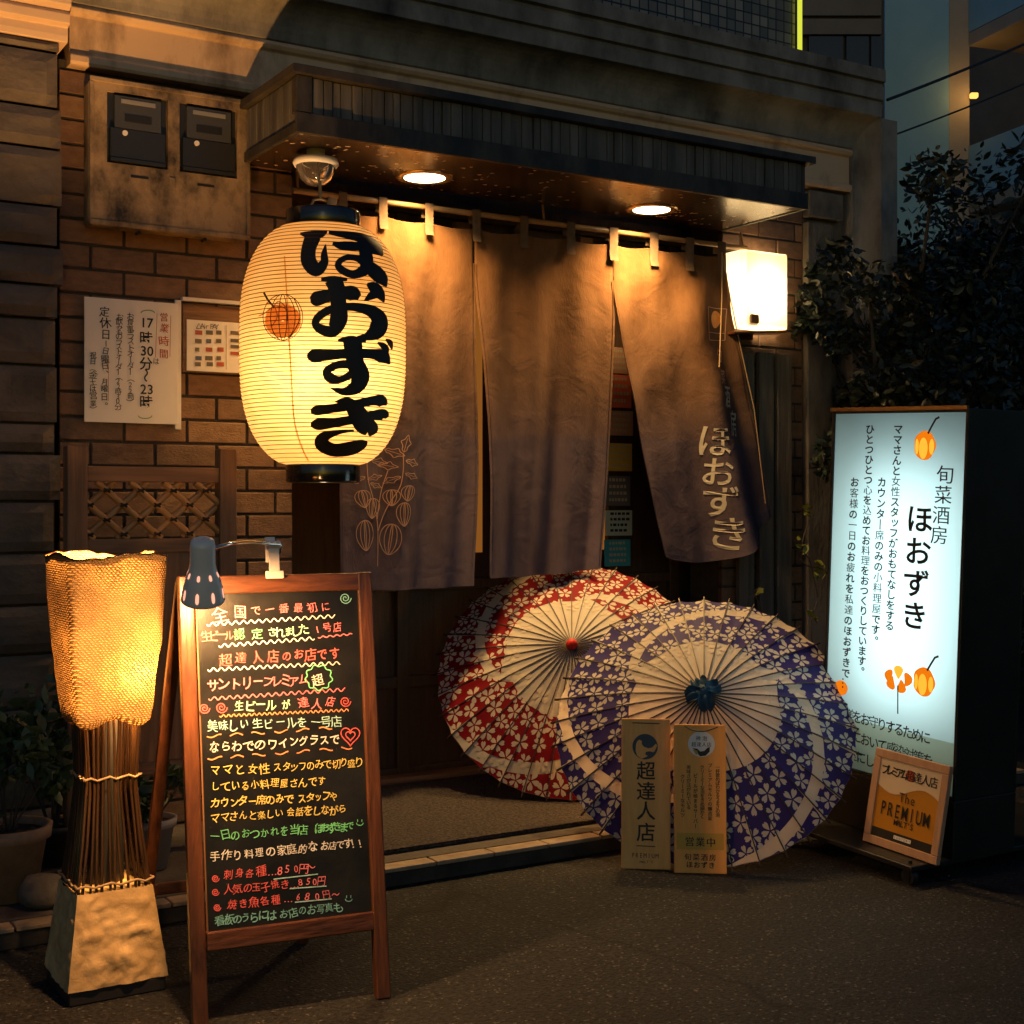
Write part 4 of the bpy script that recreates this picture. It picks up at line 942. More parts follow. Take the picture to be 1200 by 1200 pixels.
for i in range(61):
    a = 2*math.pi*i/60; r = 1+.09*math.sin(a*9); P.append(Fb.px(373+15*r*math.cos(a), 794+14*r*math.sin(a)))
m.ribbon(P, 1.4*3.05/1600, Fb, ci['green'], .0042)
swirl(239, 830, 6.5, 'red'); swirl(259, 829, 7, 'red'); swirl(404, 822, 6.5, 'red')
chalk([('生ビール', 'mint', 279, 318), ('が', 'mint', 335, 335), ('達人店', 'pink', 354, 386)], 828, 822, 14, .008); wavy(257, 839, 408, 832, 'orange', 1.6, 6)
chalk([('美味しい', 'cyan', 248, 286), ('生ビールを', 'cyan', 301, 354), ('一号店', 'cyan', 369, 394)], 851, 843, 14.5); wavy(242, 863, 400, 852, 'orange', 1.5, 20, 1.5, True)
chalk([('ならわでの', 'white', 251, 304), ('ワイングラスで', 'white', 319, 391)], 877, 863, 13.5); wavy(243, 889, 412, 876, 'orange', 1.5, 20, 1.5, True)
for s_ in (1.0, .5): m.ribbon([Fb.px(410+s_*11*math.sin(t)**3, 862-s_*.75*(13*math.cos(t)-5*math.cos(2*t)-2*math.cos(3*t)-math.cos(4*t))) for t in [2*math.pi*k/40 for k in range(41)]], 1.3*3.05/1600, Fb, ci['red'], .0042)
chalk([('ママと女性', 'yellow', 252, 310), ('スタッフのみで', 'yellow', 325, 383), ('切り盛り', 'yellow', 394, 420)], 904, 893, 12.5)
chalk([('している小料理屋さんです', 'yellow', 252, 377)], 922, 913, 12)
chalk([('カウンター席のみで', 'yellow', 252, 338), ('スタッフや', 'yellow', 353, 391)], 941, 931, 12)
chalk([('ママさんと楽しい', 'yellow', 252, 327), ('会話をしながら', 'yellow', 340, 401)], 958, 947, 12)
chalk([('一日のおつかれを', 'green', 252, 333), ('当店', 'green', 344, 355), ('（ほおずきまで', 'green', 366, 410)], 980, 967, 12.5)
chalk([('手作り料理の', 'white', 252, 316), ('家庭的な', 'white', 329, 366), ('お店です！！', 'white', 380, 424)], 1005, 987, 12.5)
chalk([('刺身各種', 'red', 267, 305), ('…850円〜', 'pink', 318, 364)], 1027, 1011, 12.5); chalk([('人気の玉子焼き', 'red', 267, 333), ('…850円', 'pink', 344, 376)], 1045, 1027, 12.5); chalk([('焼き魚各種', 'red', 271, 323), ('…680円〜', 'pink', 338, 392)], 1061, 1045, 12.5)
for x, y in ((252, 1029), (252, 1045), (254, 1063)): swirl(x, y, 4.5, 'red')
for a, b_, y, y2 in ((320, 372, 1030, 1024), (339, 382, 1041, 1038), (345, 388, 1057, 1053)): m.ribbon([Fb.px(a, y), Fb.px(b_, y2)], 1.3*3.05/1600, Fb, ci['cyan'], .0042)
chalk([('看板のうらには', 'teal', 257, 318), ('お店のお写真も', 'teal', 332, 396)], 1081, 1059, 12)
for x, y, c in ((421, 964, 'green'), (408, 1053, 'teal'), (404, 701, 'green')):
    if c == 'green' and y == 701: swirl(x, y, 7, 'teal'); continue
    m.ribbon([Fb.px(x+4*math.cos(a), y+3*math.sin(a)) for a in [math.pi*k/8 for k in range(9)]], .002, Fb, ci[c], .0042)
    for q in (-2.5, 2.5): m.ribbon([Fb.px(x+q, y-4), Fb.px(x+q, y-1)], .002, Fb, ci[c], .0042)
build('lettering', m, [M['c_'+k] for k in cols], cb)

# ------------------------------------------------------------------ clip lamp on the board
hd = Vector((.952, 2.79, .996)); clipp = Fb(*Fb.px(319, 664), .0)
cl = thing('clip_lamp', 'small blue grey clip-on lamp with flexible neck fixed to the blackboard top', 'lamp', tuple(clipp))
ax_t = Matrix.Rotation(R(20), 4, 'X') @ Matrix.Rotation(R(-7), 4, 'Y')
def hloc(r, z, a): return hd+(ax_t @ Vector((r*math.cos(a), r*math.sin(a), z)))
PR_ = [(.0455, -.055), (.0465, -.052), (.045, -.045), (.0415, -.025), (.035, 0), (.0285, .016), (.0265, .03), (.026, .07), (.024, .082), (.014, .087), (.0005, .088)]
m = MB(); nn = 40; vs = [hloc(r, z, 2*math.pi*k/nn) for r, z in PR_ for k in range(nn)]
m.add(vs, [(i*nn+k, i*nn+(k+1) % nn, (i+1)*nn+(k+1) % nn, (i+1)*nn+k) for i in range(len(PR_)-1) for k in range(nn)], 0, True)
sh_ = build('lamp_shade', m, M['lampgrey'], cl); sd = sh_.modifiers.new('thick', 'SOLIDIFY'); sd.thickness = .0015; sd.offset = -1
VG = emis('vent glow patch', (1, .42, .27), 1.1); m = MB()          # glowing patches on the closed shade imitate bulb light through vents
def slot(a, z0, z1, r0, r1, hw):
    m.grid(lambda u, v: hloc((r0+(r1-r0)*v)+.0006, z0+(z1-z0)*v, a+hw*(2*u-1)*math.sqrt(max(.05, 1-(2*v-1)**4))), 4, 8)
for k in range(8):
    a = 2*math.pi*k/8+.2; 
    for q in ((-.045, -.022, .045, .0408, .085), (.002, .014, .0344, .0292, .10)):
        m = MB(); slot(a, *q); build('vent_glow', m, VG, sh_)
pass
m = MB(); a0 = hloc(.024, .06, .2)
neck = spline([tuple(hloc(.02, .06, .2)), tuple(hd+Vector((.07, .02, .068))), tuple(hd+Vector((.15, .11, .068))), tuple(clipp+Vector((-.03, -.05, .055))), tuple(clipp+Vector((.012, -.02, .05))), tuple(clipp+Vector((.012, -.012, .03)))], 7)
m.tube(neck, .0042, 8); build('neck', m, M['chrome'], cl)
m = MB(); m.obox(clipp+uz*.022+un*.020, ux*.0125, un*.003, uz*.036); m.obox(clipp-uz*.020+un*.0205, ux*.021, un*.0035, uz*.009); m.obox(clipp+uz*.04-un*.012, ux*.012, un*.003, uz*.03); m.obox(clipp+uz*.044+un*.004, ux*.009, un*.014, uz*.006); m.tube([clipp+uz*.05+un*.02-ux*.016, clipp+uz*.05+un*.02+ux*.016], .009, 10)
build('clip', m, M['lampclip'], cl, .002)
li = bpy.data.lights.new('lamp', 'POINT'); li.energy = P_CLIP; li.color = (1, .49, .17); li.shadow_soft_size = .016
lo = bpy.data.objects.new('lamp', li); C.objects.link(lo); lo.parent = cl; lo.location = hd+(ax_t @ Vector((0, 0, -.040)))-clipp

# ------------------------------------------------------------------ paper umbrellas
def umbrella(center, spin, colA, label, hubkind, elev=37, Rr=.50, hc=.215):
    root = thing('paper_umbrella', label, 'umbrella', center, 'open paper umbrellas leaning at the entrance')
    toc = Vector((-center[0], -center[1], 0)).normalized()
    az = toc*math.cos(R(elev))+Vector((0, 0, math.sin(R(elev)))); axx = Vector((0, 0, 1)).cross(az).normalized(); ayy = az.cross(axx)
    root.rotation_euler = Matrix((axx, ayy, az)).transposed().to_euler()
    NR = 36
    def cone(r, a, d=0.0):                     # r in 0..1
        ph = (a*NR/(2*math.pi)) % 1; sag = .006*r*(1-(2*ph-1)**2)
        z = hc*(1-r)+.022*math.sin(math.pi*r)-sag
        rr = r*Rr*(1-.012*(1-(2*ph-1)**2)*r**6)
        return Vector((rr*math.cos(a), rr*math.sin(a), z+d))
    def raw(name, mb, mats, par=root):
        me = bpy.data.meshes.new(name); me.from_pydata([tuple(v) for v in mb.v], [], mb.f)
        for q in mats: me.materials.append(q)
        me.polygons.foreach_set('material_index', mb.m); me.polygons.foreach_set('use_smooth', mb.smooth); me.update()
        o = bpy.data.objects.new(name, me); C.objects.link(o); o.parent = par; return o
    mb = MB(); nr, na = 14, NR*4
    vs = [cone(max(.015, i/nr), 2*math.pi*j/na) for i in range(nr+1) for j in range(na)]
    mb.add(vs, [(i*na+j, i*na+(j+1) % na, (i+1)*na+(j+1) % na, (i+1)*na+j) for i in range(nr) for j in range(na)], 0, True)
    pap = paper('washi paper', (.84, .78, .67), .48, (.84, .70, .50), .6, (.70, .55, .36), 22)
    colm = paper('dyed paper', colA, .30, tuple(q*1.5 for q in colA), .6)
    # three swirling dyed bands
    def rout(ph): return min(1.0, (.52+.48*(max(0, ph)/R(112))**.9))
    for k in range(3):
        n = 130; tot = R(230); V = []; Fc = []
        for i in range(n+1):
            ph = tot*i/n; ri = .46+.04*math.sin(ph*1.5)
            if ph < R(20): ri = .53-(.53-ri)*ph/R(20)
            if ph > R(108): ri = max(ri, rout(ph-R(120))+.075) if ph > R(120) else max(ri, .47+.125*(ph-R(108))/R(12))
            ro = rout(ph); ri = min(ri, .998); ro = max(ro, ri)
            a = spin+k*2*math.pi/3-ph
            for q in range(9): V.append(cone(ri+(ro-ri)*q/8, a, .0012+.0*k))
        for i in range(n):
            for q in range(8): Fc.append((i*9+q, i*9+q+1, (i+1)*9+q+1, (i+1)*9+q))
        mb.add(V, Fc, 1, True)
    # cherry blossoms left white
    pts = []; tries = 0; r_ = random.Random(int(spin*1000))
    while tries < 22000:
        tries += 1
        rr = math.sqrt(r_.uniform(.40**2, .985**2)); a = r_.uniform(0, 2*math.pi); s = r_.choice((.060, .064, .056, .050))
        x, y = rr*math.cos(a), rr*math.sin(a)
        if all((x-p)**2+(y-q)**2 > (1.0*(s+s2)*.87)**2 for p, q, s2 in pts): pts.append((x, y, s))
    def flat(x, y, d): return cone(min(1.0, math.hypot(x, y)), math.atan2(y, x), d)
    for x, y, s in pts:
        t0 = r_.uniform(0, 6.28)
        for k in range(5):
            a = t0+k*2*math.pi/5; P = []
            for (t, wq) in [(.10, 0), (.35, .15), (.62, .28), (.84, .27), (1.0, .13), (.87, 0)]: P.append((t, wq))
            P = P+[(t, -wq) for t, wq in P[-2:0:-1]]
            mb.add([flat(x+s*(t*math.cos(a)-q*math.sin(a)), y+s*(t*math.sin(a)+q*math.cos(a)), .0022) for t, q in P], [tuple(range(len(P)))], 0)
    raw('canopy', mb, [pap, colm])
    ribm = MB(); ribm.add([Vector((r*Rr*(1.0 if i < 5 else 1), s*.0017, hc*(1-r)+.022*math.sin(math.pi*min(r, 1))+o)) for i, r in enumerate((.03, .25, .5, .75, .98, 1.035)) for s in (-1, 1) for o in (-.006, .0040)],
        [q for i in range(5) for q in [(i*4+1, i*4+3, i*4+7, i*4+5), (i*4, i*4+4, i*4+6, i*4+2), (i*4, i*4+1, i*4+5, i*4+4), (i*4+2, i*4+6, i*4+7, i*4+3)]]+[(0, 2, 3, 1), (20, 21, 23, 22)])
    rib0 = raw('rib', ribm, [mat('dark bamboo rib', (.035, .014, .010), .5)])
    for k in range(1, NR):
        o = rib0.copy(); C.objects.link(o); o.parent = root; o.rotation_euler = (0, 0, 2*math.pi*k/NR)
    mb = MB(); mb.tube([(0, 0, hc+.01), (0, 0, -.40)], .011, 12); raw('shaft', mb, [M['bamboo']])
    mb = MB(); mb.lathe([(.011, -.17), (.026, -.17), (.026, -.12), (.011, -.12)], (0, 0, 0), 24); raw('runner', mb, [M['black']])
    mb = MB()
    for k in range(0, NR):
        a = 2*math.pi*k/NR; mb.tube([(.02*math.cos(a), .02*math.sin(a), -.145), (Rr*.48*math.cos(a), Rr*.48*math.sin(a), hc*.52+.008)], .0016, 4)
    raw('stretchers', mb, [M['bamboo']])
    mb = MB()
    if hubkind == 'cloth':
        mb.lathe([(.032, -.012), (.034, .0), (.026, .018), (.014, .03), (.0005, .034)], (0, 0, hc-.004), 24)
        for a in (.5, 2.0, 3.4, 4.9):           # loose ends of the tied cloth
            n = 8
            mb.grid(lambda u, v: Vector(((.008+.052*u)*math.cos(a)-(2*v-1)*(.012+.016*math.sin(u*2.6))*math.sin(a), (.008+.052*u)*math.sin(a)+(2*v-1)*(.012+.016*math.sin(u*2.6))*math.cos(a), hc+.026-.030*u+.010*math.cos(4*v*math.pi)*(.4+u)+.006*math.sin(u*7+a))), n, 10)
        raw('hub_cloth', mb, [M['blossom_cloth']])
    else:
        mb.lathe([(.020, -.008), (.022, .004), (.016, .018), (.008, .026), (.0005, .027)], (0, 0, hc-.002), 20); raw('hub', mb, [M['redknob']])
    return root
def ucenter(px, py, rest, elev=37, Rr=.50):
    z = rest+Rr*1.02*math.cos(R(elev)); p = atZ(px, py, z); return (p.x, p.y, z)
cP = ucenter(825, 850, 0.0); cR = ucenter(670, 791, SZ+.012, Rr=.517)
umbrella(cR, R(195), (.23, .004, .010), 'red and cream cherry blossom paper umbrella leaning behind the purple one', 'knob', Rr=.517, hc=.225)
umbrella(cP, R(148), (.035, .024, .165), 'purple and cream cherry blossom paper umbrella with blue hub cloth in front', 'cloth')
# small spotlight on the step behind the purple umbrella
sx_, sy_, sh0 = 2.89, 3.87, .33
t = thing('small_spotlight', 'small hooded floor lamp on the step glowing behind the purple umbrella', 'lamp', (sx_, sy_, SZ))
m = MB(); m.lathe([(.0005, .0), (.05, 0), (.05, .008), (.010, .014), (.008, sh0-.05), (.014, sh0-.045), (.014, sh0-.03)], (sx_, sy_, SZ+.0005), 24); build('stand', m, M['black_metal'], t)
m = MB(); m.lathe([(.0005, sh0+.028), (.016, sh0+.02), (.022, sh0), (.016, sh0-.02), (.010, sh0-.03)], (sx_, sy_, SZ), 20); build('bulb', m, emis('warm bulb', (1, .6, .25), 6), t)
m = MB(); m.lathe([(.105, sh0+.045), (.09, sh0+.065), (.05, sh0+.085), (.0005, sh0+.092)], (sx_, sy_, SZ), 28); build('light_shield', m, M['black_metal'], t)  # unseen cone added to keep the bulb's light off the curtain
li = bpy.data.lights.new('lamp', 'POINT'); li.energy = P_SPOT; li.color = WARM; li.shadow_soft_size = .03
lo = bpy.data.objects.new('lamp', li); C.objects.link(lo); lo.parent = t; lo.location = (0, 0, sh0)

# ------------------------------------------------------------------ wooden plaques leaning on the umbrella
def plaque(pxl, pxr, ytop, ybot, label, mt, dy=0):
    p0 = atZ(pxl, ybot, 0); p1 = atZ(pxr, ybot+1.5, 0); ux_ = (p1-p0); ux_.z = 0; wdt = ux_.length; ux_.normalize()
    back = Vector((-ux_.y, ux_.x, 0)); tp = (Vector((0, 0, 1))+back*.14).normalized()
    F = Frame(p0, ux_, tp); hgt = F.px((pxl+pxr)/2, ytop)[1]
    t = thing('wooden_plaque', label, 'plaque', tuple(p0+ux_*wdt/2))
    m = MB(); m.obox(F(wdt/2, hgt/2, -.008), F.ux*wdt/2, F.n*.008, F.uy*hgt/2); build('board', m, mt, t, .003)
    return t, F, wdt, hgt
t, F, W, Hh = plaque(728, 786, 842, 1018, 'left wooden plaque with navy round emblem and four large brush characters', M['wood_pq'])
m = MB(); c = F.px(756, 875); r = .040
m.poly([(c[0]+r*math.cos(a), c[1]+r*math.sin(a)) for a in [2*math.pi*k/40 for k in range(40)]], F, 1, .001)
pale = 2
m.poly([(c[0]+r*x, c[1]+r*y) for x, y in [(-.75, -.35), (-.72, .2), (-.6, .45), (-.42, .55), (-.25, .42), (-.28, .22), (-.1, .0), (.25, -.12), (.55, -.05), (.85, .25), (.95, .1), (.75, -.35), (.3, -.62), (.1, -.8), (-.3, -.95), (-.62, -.72)]], F, pale, .002)
m.poly([(c[0]+r*x, c[1]+r*y) for x, y in [(.05, -.42), (.35, -.35), (.62, -.42), (.5, -.62), (.25, -.72), (.02, -.62)]], F, 1, .003)
for ch, y in zip('超達人店', (903, 927, 950, 975)):
    q = F.px(757, y); put(m, ch, q[0], q[1], .061, F, 0, .012)
q0, q1 = F.px(746, 991), F.px(768, 992); m.ribbon([q0, q1], .0025, F, 0, .0012)
text_between(m, 'PREMIUM', F.px(742, 1002), F.px(770, 1003), F, .0205, 0, .0, sx=.72); text_between(m, "MALT'S", F.px(751, 1010), F.px(764, 1010), F, .011, 0, .0)
build('lettering', m, [M['ink'], M['navy'], M['wood_pq']], t)
m = MB(); m.ribbon([F.px(741, 847), F.px(773, 848)], .003, F, 0, .0012); build('cord_slot', m, M['ink'], t)
t, F, W, Hh = plaque(790, 852, 849, 1023, 'right tan wooden plaque with white disc, small text columns and yellow strip', M['wood_pq2'])
m = MB(); c = F.px(822, 872); r = .042
m.poly([(c[0]+r*math.cos(a), c[1]+r*.95*math.sin(a)) for a in [2*math.pi*k/40 for k in range(40)]], F, 1, .001)
m.poly([(c[0]+r*x, c[1]+r*y) for x, y in [(-.7, -.3), (-.3, -.35), (-.1, -.55), (.2, -.5), (.45, -.25), (.62, -.2), (.6, -.55), (.3, -.85), (-.1, -.9), (-.25, -.75), (-.3, -.55)]], F, 0, .002)
m.poly([(c[0]+r*x, c[1]+r*y) for x, y in [(-.66, -.42), (-.3, -.45), (-.25, -.7), (-.4, -.8)]], F, 2, .002)
text_between(m, '神泡', (c[0]-.01, c[1]+.018), (c[0]+.01, c[1]+.018), F, .016, 0, .01); text_between(m, '超達人店', (c[0]-.024, c[1]-.001), (c[0]+.024, c[1]-.001), F, .015, 0, .015)
for s, x, y0, y1 in [('一杯飲めばわかるうまさの泡', 841, 899, 955), ('プレミアムモルツの醸造家', 832, 897, 959), ('クリーミーな泡をきめ細かく', 823, 899, 957), ('ビールが極まるサーバー', 815, 909, 968), ('美味さが注がれている', 807, 899, 946), ('クリーミーなモルツ', 800, 910, 955)]:
    text_between(m, s, F.px(x, y0), F.px(x, y1), F, .0145, 0, .012, True)
a, b_ = F.px(793, 995), F.px(848, 977); m.poly([(a[0], a[1]), (b_[0], a[1]), (b_[0], b_[1]), (a[0], b_[1])], F, 2, .001)
text_between(m, '営業中', F.px(808, 986), F.px(833, 987), F, .030, 0, .022, d=.002)
text_between(m, '旬菜酒房', F.px(806, 1004), F.px(835, 1005), F, .022, 0, .014); text_between(m, 'ほおずき', F.px(808, 1013), F.px(834, 1014), F, .021, 0, .018)
build('lettering', m, [M['ink'], M['white'], M['gold']], t)
m = MB(); m.ribbon(spline([F.px(802, 851), F.px(812, 856), F.px(826, 857), F.px(841, 852)], 5), .0035, F, 0, .003); build('cord', m, M['reed'], t)

# ------------------------------------------------------------------ backlit sign on a wheeled base
sgn = thing('light_box_sign', 'tall black backlit sign with pale blue panel of vertical brush lettering', 'sign', (3.465, 3.13, 0))
sgn.rotation_euler = (R(2.6), 0, 0)
def sw(p): return Matrix.Rotation(R(2.6), 3, 'X') @ (Vector(p))+Vector((3.465, 3.13, 0))
def sbuild(name, mb, mats, parent=None, bevel=0):      # meshes in the sign's own axes
    return build(name, mb, mats, sgn if parent is None else parent, bevel, origin=(0, 0, 0)) if parent is None else build(name, mb, mats, parent, bevel, origin=(0, 0, 0))
fx, y0, y1, z0, z1 = 3.36-3.5, -.285, .285, .255, 1.452
m = MB(); T = .285
m.box(fx+.004, fx+.01, y0+.012, y1-.012, z0+.012, z1-.012) if False else None
m.box(fx+T-.012, fx+T, y0, y1, z0, z1); m.box(fx, fx+T-.0125, y0, y0+.012, z0, z1); m.box(fx, fx+T-.0125, y1-.012, y1, z0, z1); m.box(fx, fx+T-.0125, y0+.0125, y1-.0125, z0, z0+.012); m.box(fx, fx+T-.0125, y0+.0125, y1-.0125, z1-.012, z1)
sbuild('cabinet', m, M['black_metal'], None, .003)
m = MB(); m.quad((fx+.2, y0+.013, z0+.013), (fx+.2, y1-.013, z0+.013), (fx+.2, y1-.013, z1-.013), (fx+.2, y0+.013, z1-.013)); m.quad((fx+.2, y1-.0125, z0+.013), (fx+.01, y1-.0125, z0+.013), (fx+.01, y1-.0125, z1-.013), (fx+.2, y1-.0125, z1-.013)); m.quad((fx+.2, y0+.0125, z0+.013), (fx+.01, y0+.0125, z0+.013), (fx+.01, y0+.0125, z1-.013), (fx+.2, y0+.0125, z1-.013)); sbuild('reflector', m, M['white'])
m = MB(); m.box(fx, fx+T, y0, y1, .075, z0-.0005); sbuild('stand', m, M['black_metal'], None, .003)
m = MB(); m.box(fx-.008, fx-.0005, y0, y1, z1-.004, z1+.008); sbuild('edge_trim', m, mat('brass edge', (.20, .14, .08), .35, .9), None)
pm = paper('printed acrylic', (.26, .40, .40), .8, (.62, .84, .84), .35)
pm2 = paper('printed acrylic green', (.30, .38, .30), .62, (.44, .58, .46), .35)
zb_ = z0+.175
m = MB(); m.quad((fx+.006, y0+.0125, zb_), (fx+.006, y1-.0125, zb_), (fx+.006, y1-.0125, z1-.0125), (fx+.006, y0+.0125, z1-.0125), 0); m.quad((fx+.006, y0+.0125, z0+.0125), (fx+.006, y1-.0125, z0+.0125), (fx+.006, y1-.0125, zb_), (fx+.006, y0+.0125, zb_), 1)
sbuild('panel', m, [pm, pm2])
for yy, pw, zz0, zz1 in ((-.03, 1.0, .50, 1.26),):
    li = bpy.data.lights.new('lamp', 'AREA'); li.shape = 'RECTANGLE'; li.size = zz1-zz0; li.size_y = .36; li.energy = P_BOX*pw; li.color = COOL
    lo = bpy.data.objects.new('lamp', li); C.objects.link(lo); lo.parent = sgn; lo.location = (fx+.165, yy, (zz0+zz1)/2); lo.rotation_euler = (0, R(90), 0)
o_, a_, b_ = sw((fx+.006, y1, z0)), sw((fx+.006, y0, z0)), sw((fx+.006, y1, z1))
F = Frame(o_, a_-o_, b_-o_); RX = Matrix.Rotation(R(-2.6), 3, 'X')
def FS(u, v, d=0.0): return RX @ (F(u, v, d)-Vector((3.465, 3.13, 0)))
def vcol(s, x0_, yy0, x1_, yy1, size, off=.026): text_between(m, s, F.px(x0_, yy0), F.px(x1_, yy1), FS, size, 0, off, True, 0, .002, 1.18)
m = MB()
vcol('旬菜酒房', 1108, 556, 1101, 627, .060, .014); vcol('ほおずき', 1078, 608, 1072, 721, .094, .018)
vcol('ママさんと女性スタッフがおもてなしをする', 1053, 503, 1043, 733, .0335); vcol('カウンター席のみの小料理屋です。', 1034, 565, 1026, 750, .0335)
vcol('ひとつひとつ心を込めてお料理をおつくりしています。', 1020, 503, 1010, 786, .0335); vcol('お客様の一日のお疲れを私達のほおずきで…', 1002, 565, 991, 801, .0335)
text_between(m, 'お客様をお守りするために', F.px(977, 832), F.px(1085, 864), FS, .044, 0, .014, d=.002, sx=1.0); text_between(m, '当店において感染対策を', F.px(985, 857), F.px(1088, 891), FS, .044, 0, .014, d=.002, sx=1.0); text_between(m, '安全にしております', F.px(990, 880), F.px(1072, 912), FS, .044, 0, .014, d=.002, sx=1.0)
sbuild('lettering', m, M['ink'])
fo = [emis('glowing fruit print', (1, .22, .005), .75), emis('glowing fruit highlight', (1, .50, .04), .9), M['ink']]  # backlight put into the prints as a glow of their own
def fruit(px, py, s):
    m = MB(); c = F.px(px, py)
    m.poly([(c[0]+s*(1.05+.06*math.cos(5*a))*math.cos(a), c[1]+s*1.12*math.sin(a)) for a in [2*math.pi*k/30 for k in range(30)]], FS, 0, .0015)
    m.poly([(c[0]-.12*s+s*.42*math.cos(a), c[1]-.22*s+s*.82*math.sin(a)) for a in [2*math.pi*k/20 for k in range(20)]], FS, 1, .002)
    m.poly([(c[0]+.68*s+s*.24*math.cos(a), c[1]-.1*s+s*.6*math.sin(a)) for a in [2*math.pi*k/16 for k in range(16)]], FS, 1, .002)
    m.poly([(c[0]-.75*s+s*.18*math.cos(a), c[1]-.1*s+s*.6*math.sin(a)) for a in [2*math.pi*k/16 for k in range(16)]], FS, 1, .002)
    m.ribbon([(c[0]+q*s, c[1]+w_*s) for q, w_ in [(.3, .9), (.6, 1.4), (1.0, 2.0), (1.35, 2.15)]], .007, FS, 2, .0025)
    sbuild('fruit_print', m, fo)
fruit(1084, 522, .041); fruit(1083, 799, .041)
m = MB(); c = F.px(1053, 796)
for a in (-2.4, -1.2, .2, 1.57, 2.9): m.poly([(c[0]+.032*math.cos(a)+.028*math.cos(a+q)*(.6+.4*math.cos(q)), c[1]+.022*math.sin(a)+.022*math.sin(a+q)) for q in [2*math.pi*k/14 for k in range(14)]], FS, 0 if a != 1.57 else 1, .0015+.0002*abs(a))
m.ribbon([(c[0], c[1]-.02), (c[0]+.004, c[1]-.11)], .005, FS, 2, .0025)
sbuild('flower_print', m, fo); m = MB(); c = F.px(986, 806); m.poly([(c[0]+.03*math.cos(a), c[1]+.025*math.sin(a)) for a in [2*math.pi*k/16 for k in range(16)]], FS, 0, .0015)
sbuild('flower_print', m, fo)
m = MB(); bxa, bxb, bya, byb = 3.19-3.5, 4.15-3.5, -.275, .34; m.box(bxa, bxb, bya, byb, .058, .0745); sbuild('base_plate', m, M['black_metal'], None, .003)
for x, y in ((bxa+.03, bya+.03), (bxb-.03, bya+.03), (bxa+.03, byb-.03), (bxb-.03, byb-.03)):
    m = MB(); m.tube([(x-.011, y, .024-y*.045), (x+.011, y, .024-y*.045)], .024, 20); w_ = sbuild('caster', m, M['black'], None, .003)
    m = MB(); m.tube([(x-.016, y, .024-y*.045), (x-.013, y, .024-y*.045)], .006, 10); m.tube([(x, y, .05), (x, y, .084)], .0055, 10); m.box(x-.0155, x-.0125, y-.012, y+.012, .02, .056); m.box(x+.0125, x+.0155, y-.012, y+.012, .02, .056); build('fork', m, M['black_metal'], w_, 0, origin=(0, 0, 0))

# framed beer sign leaning on the sign's stand
q = [sw((bxa+.075, .03, .0755)), sw((bxa+.075, -.268, .0755))]
p0 = atX(1012, 976, q[0].x); 
F = Frame(q[0], q[1]-q[0], Vector((.16, -.055, 1))); 
uB = F.px(1012, 976); uC = F.px(1098, 1007); uA = F.px(1036, 869); wv = uC[0]-uB[0]; hv = uA[1]-uB[1]
F = Frame(F(uB[0], 0.002), q[1]-q[0], Vector((.16, -.055, 1)))
t = thing('framed_sign', 'small wood framed amber drink sign leaning on the base of the backlit sign', 'framed sign', tuple(F(wv/2, 0)))
fw = .026
for (u0, u1, v0, v1) in ((0, wv, 0, fw), (0, wv, hv-fw, hv), (0, fw, fw+.0003, hv-fw-.0003), (wv-fw, wv, fw+.0003, hv-fw-.0003)):
    m = MB(); m.obox(F((u0+u1)/2, (v0+v1)/2, -.008), F.ux*(u1-u0)/2, F.n*.009, F.uy*(v1-v0)/2); build('frame_rail', m, M['wood_fr'], t, .002)
m = MB(); m.obox(F(wv/2, hv/2, -.010), F.ux*(wv/2-fw+.002), F.n*.004, F.uy*(hv/2-fw+.002)); build('print_board', m, M['beer'], t)
m = MB(); iw, ih = wv-2*fw, hv-2*fw; I = lambda u, v, d=0.0: F(fw+u*iw, fw+v*ih, -.006+d)
top = [(0, 1), (0, .66)]+[(x/20, .655-.075*math.sin(x/20*2*math.pi)-.01*x/20) for x in range(1, 20)]+[(1, .64), (1, 1)]
m.poly(top, I, 1, .0015)
m.poly([(0, 0), (1, 0), (1, .115), (0, .115)], I, 0, .0015); m.poly([(.38, .04), (.66, .04), (.66, .085), (.38, .085)], I, 2, .0028)
Iw = lambda u, v, d=0.0: F(fw+u, fw+v, -.006+d+.002)
def srow(s, u0, u1, v, size, mi=0, off=.02, sx=1): text_between(m, s, (u0*iw, v*ih), (u1*iw, v*ih), Iw, size, mi, off, d=.0012, sx=sx)
srow('プレミアム', .09, .41, .86, .034); m.poly([(.50+.075*math.cos(a), .86+.07*math.sin(a)) for a in [2*math.pi*k/24 for k in range(24)]], I, 3, .0018); srow('超', .5, .5, .86, .036, 0, .02); srow('達人店', .62, .88, .86, .036, 0, .02)
srow('The', .42, .60, .57, .042, 0, .0, .9); srow('PREMIUM', .15, .85, .385, .060, 0, .010, .62); srow("MALT'S", .38, .64, .245, .026, 0, .02, .9); srow('SUNTORY', .40, .64, .062, .010, 0, 0)
build('print', m, [M['ink'], M['foam'], M['white'], M['stk_red']], t)

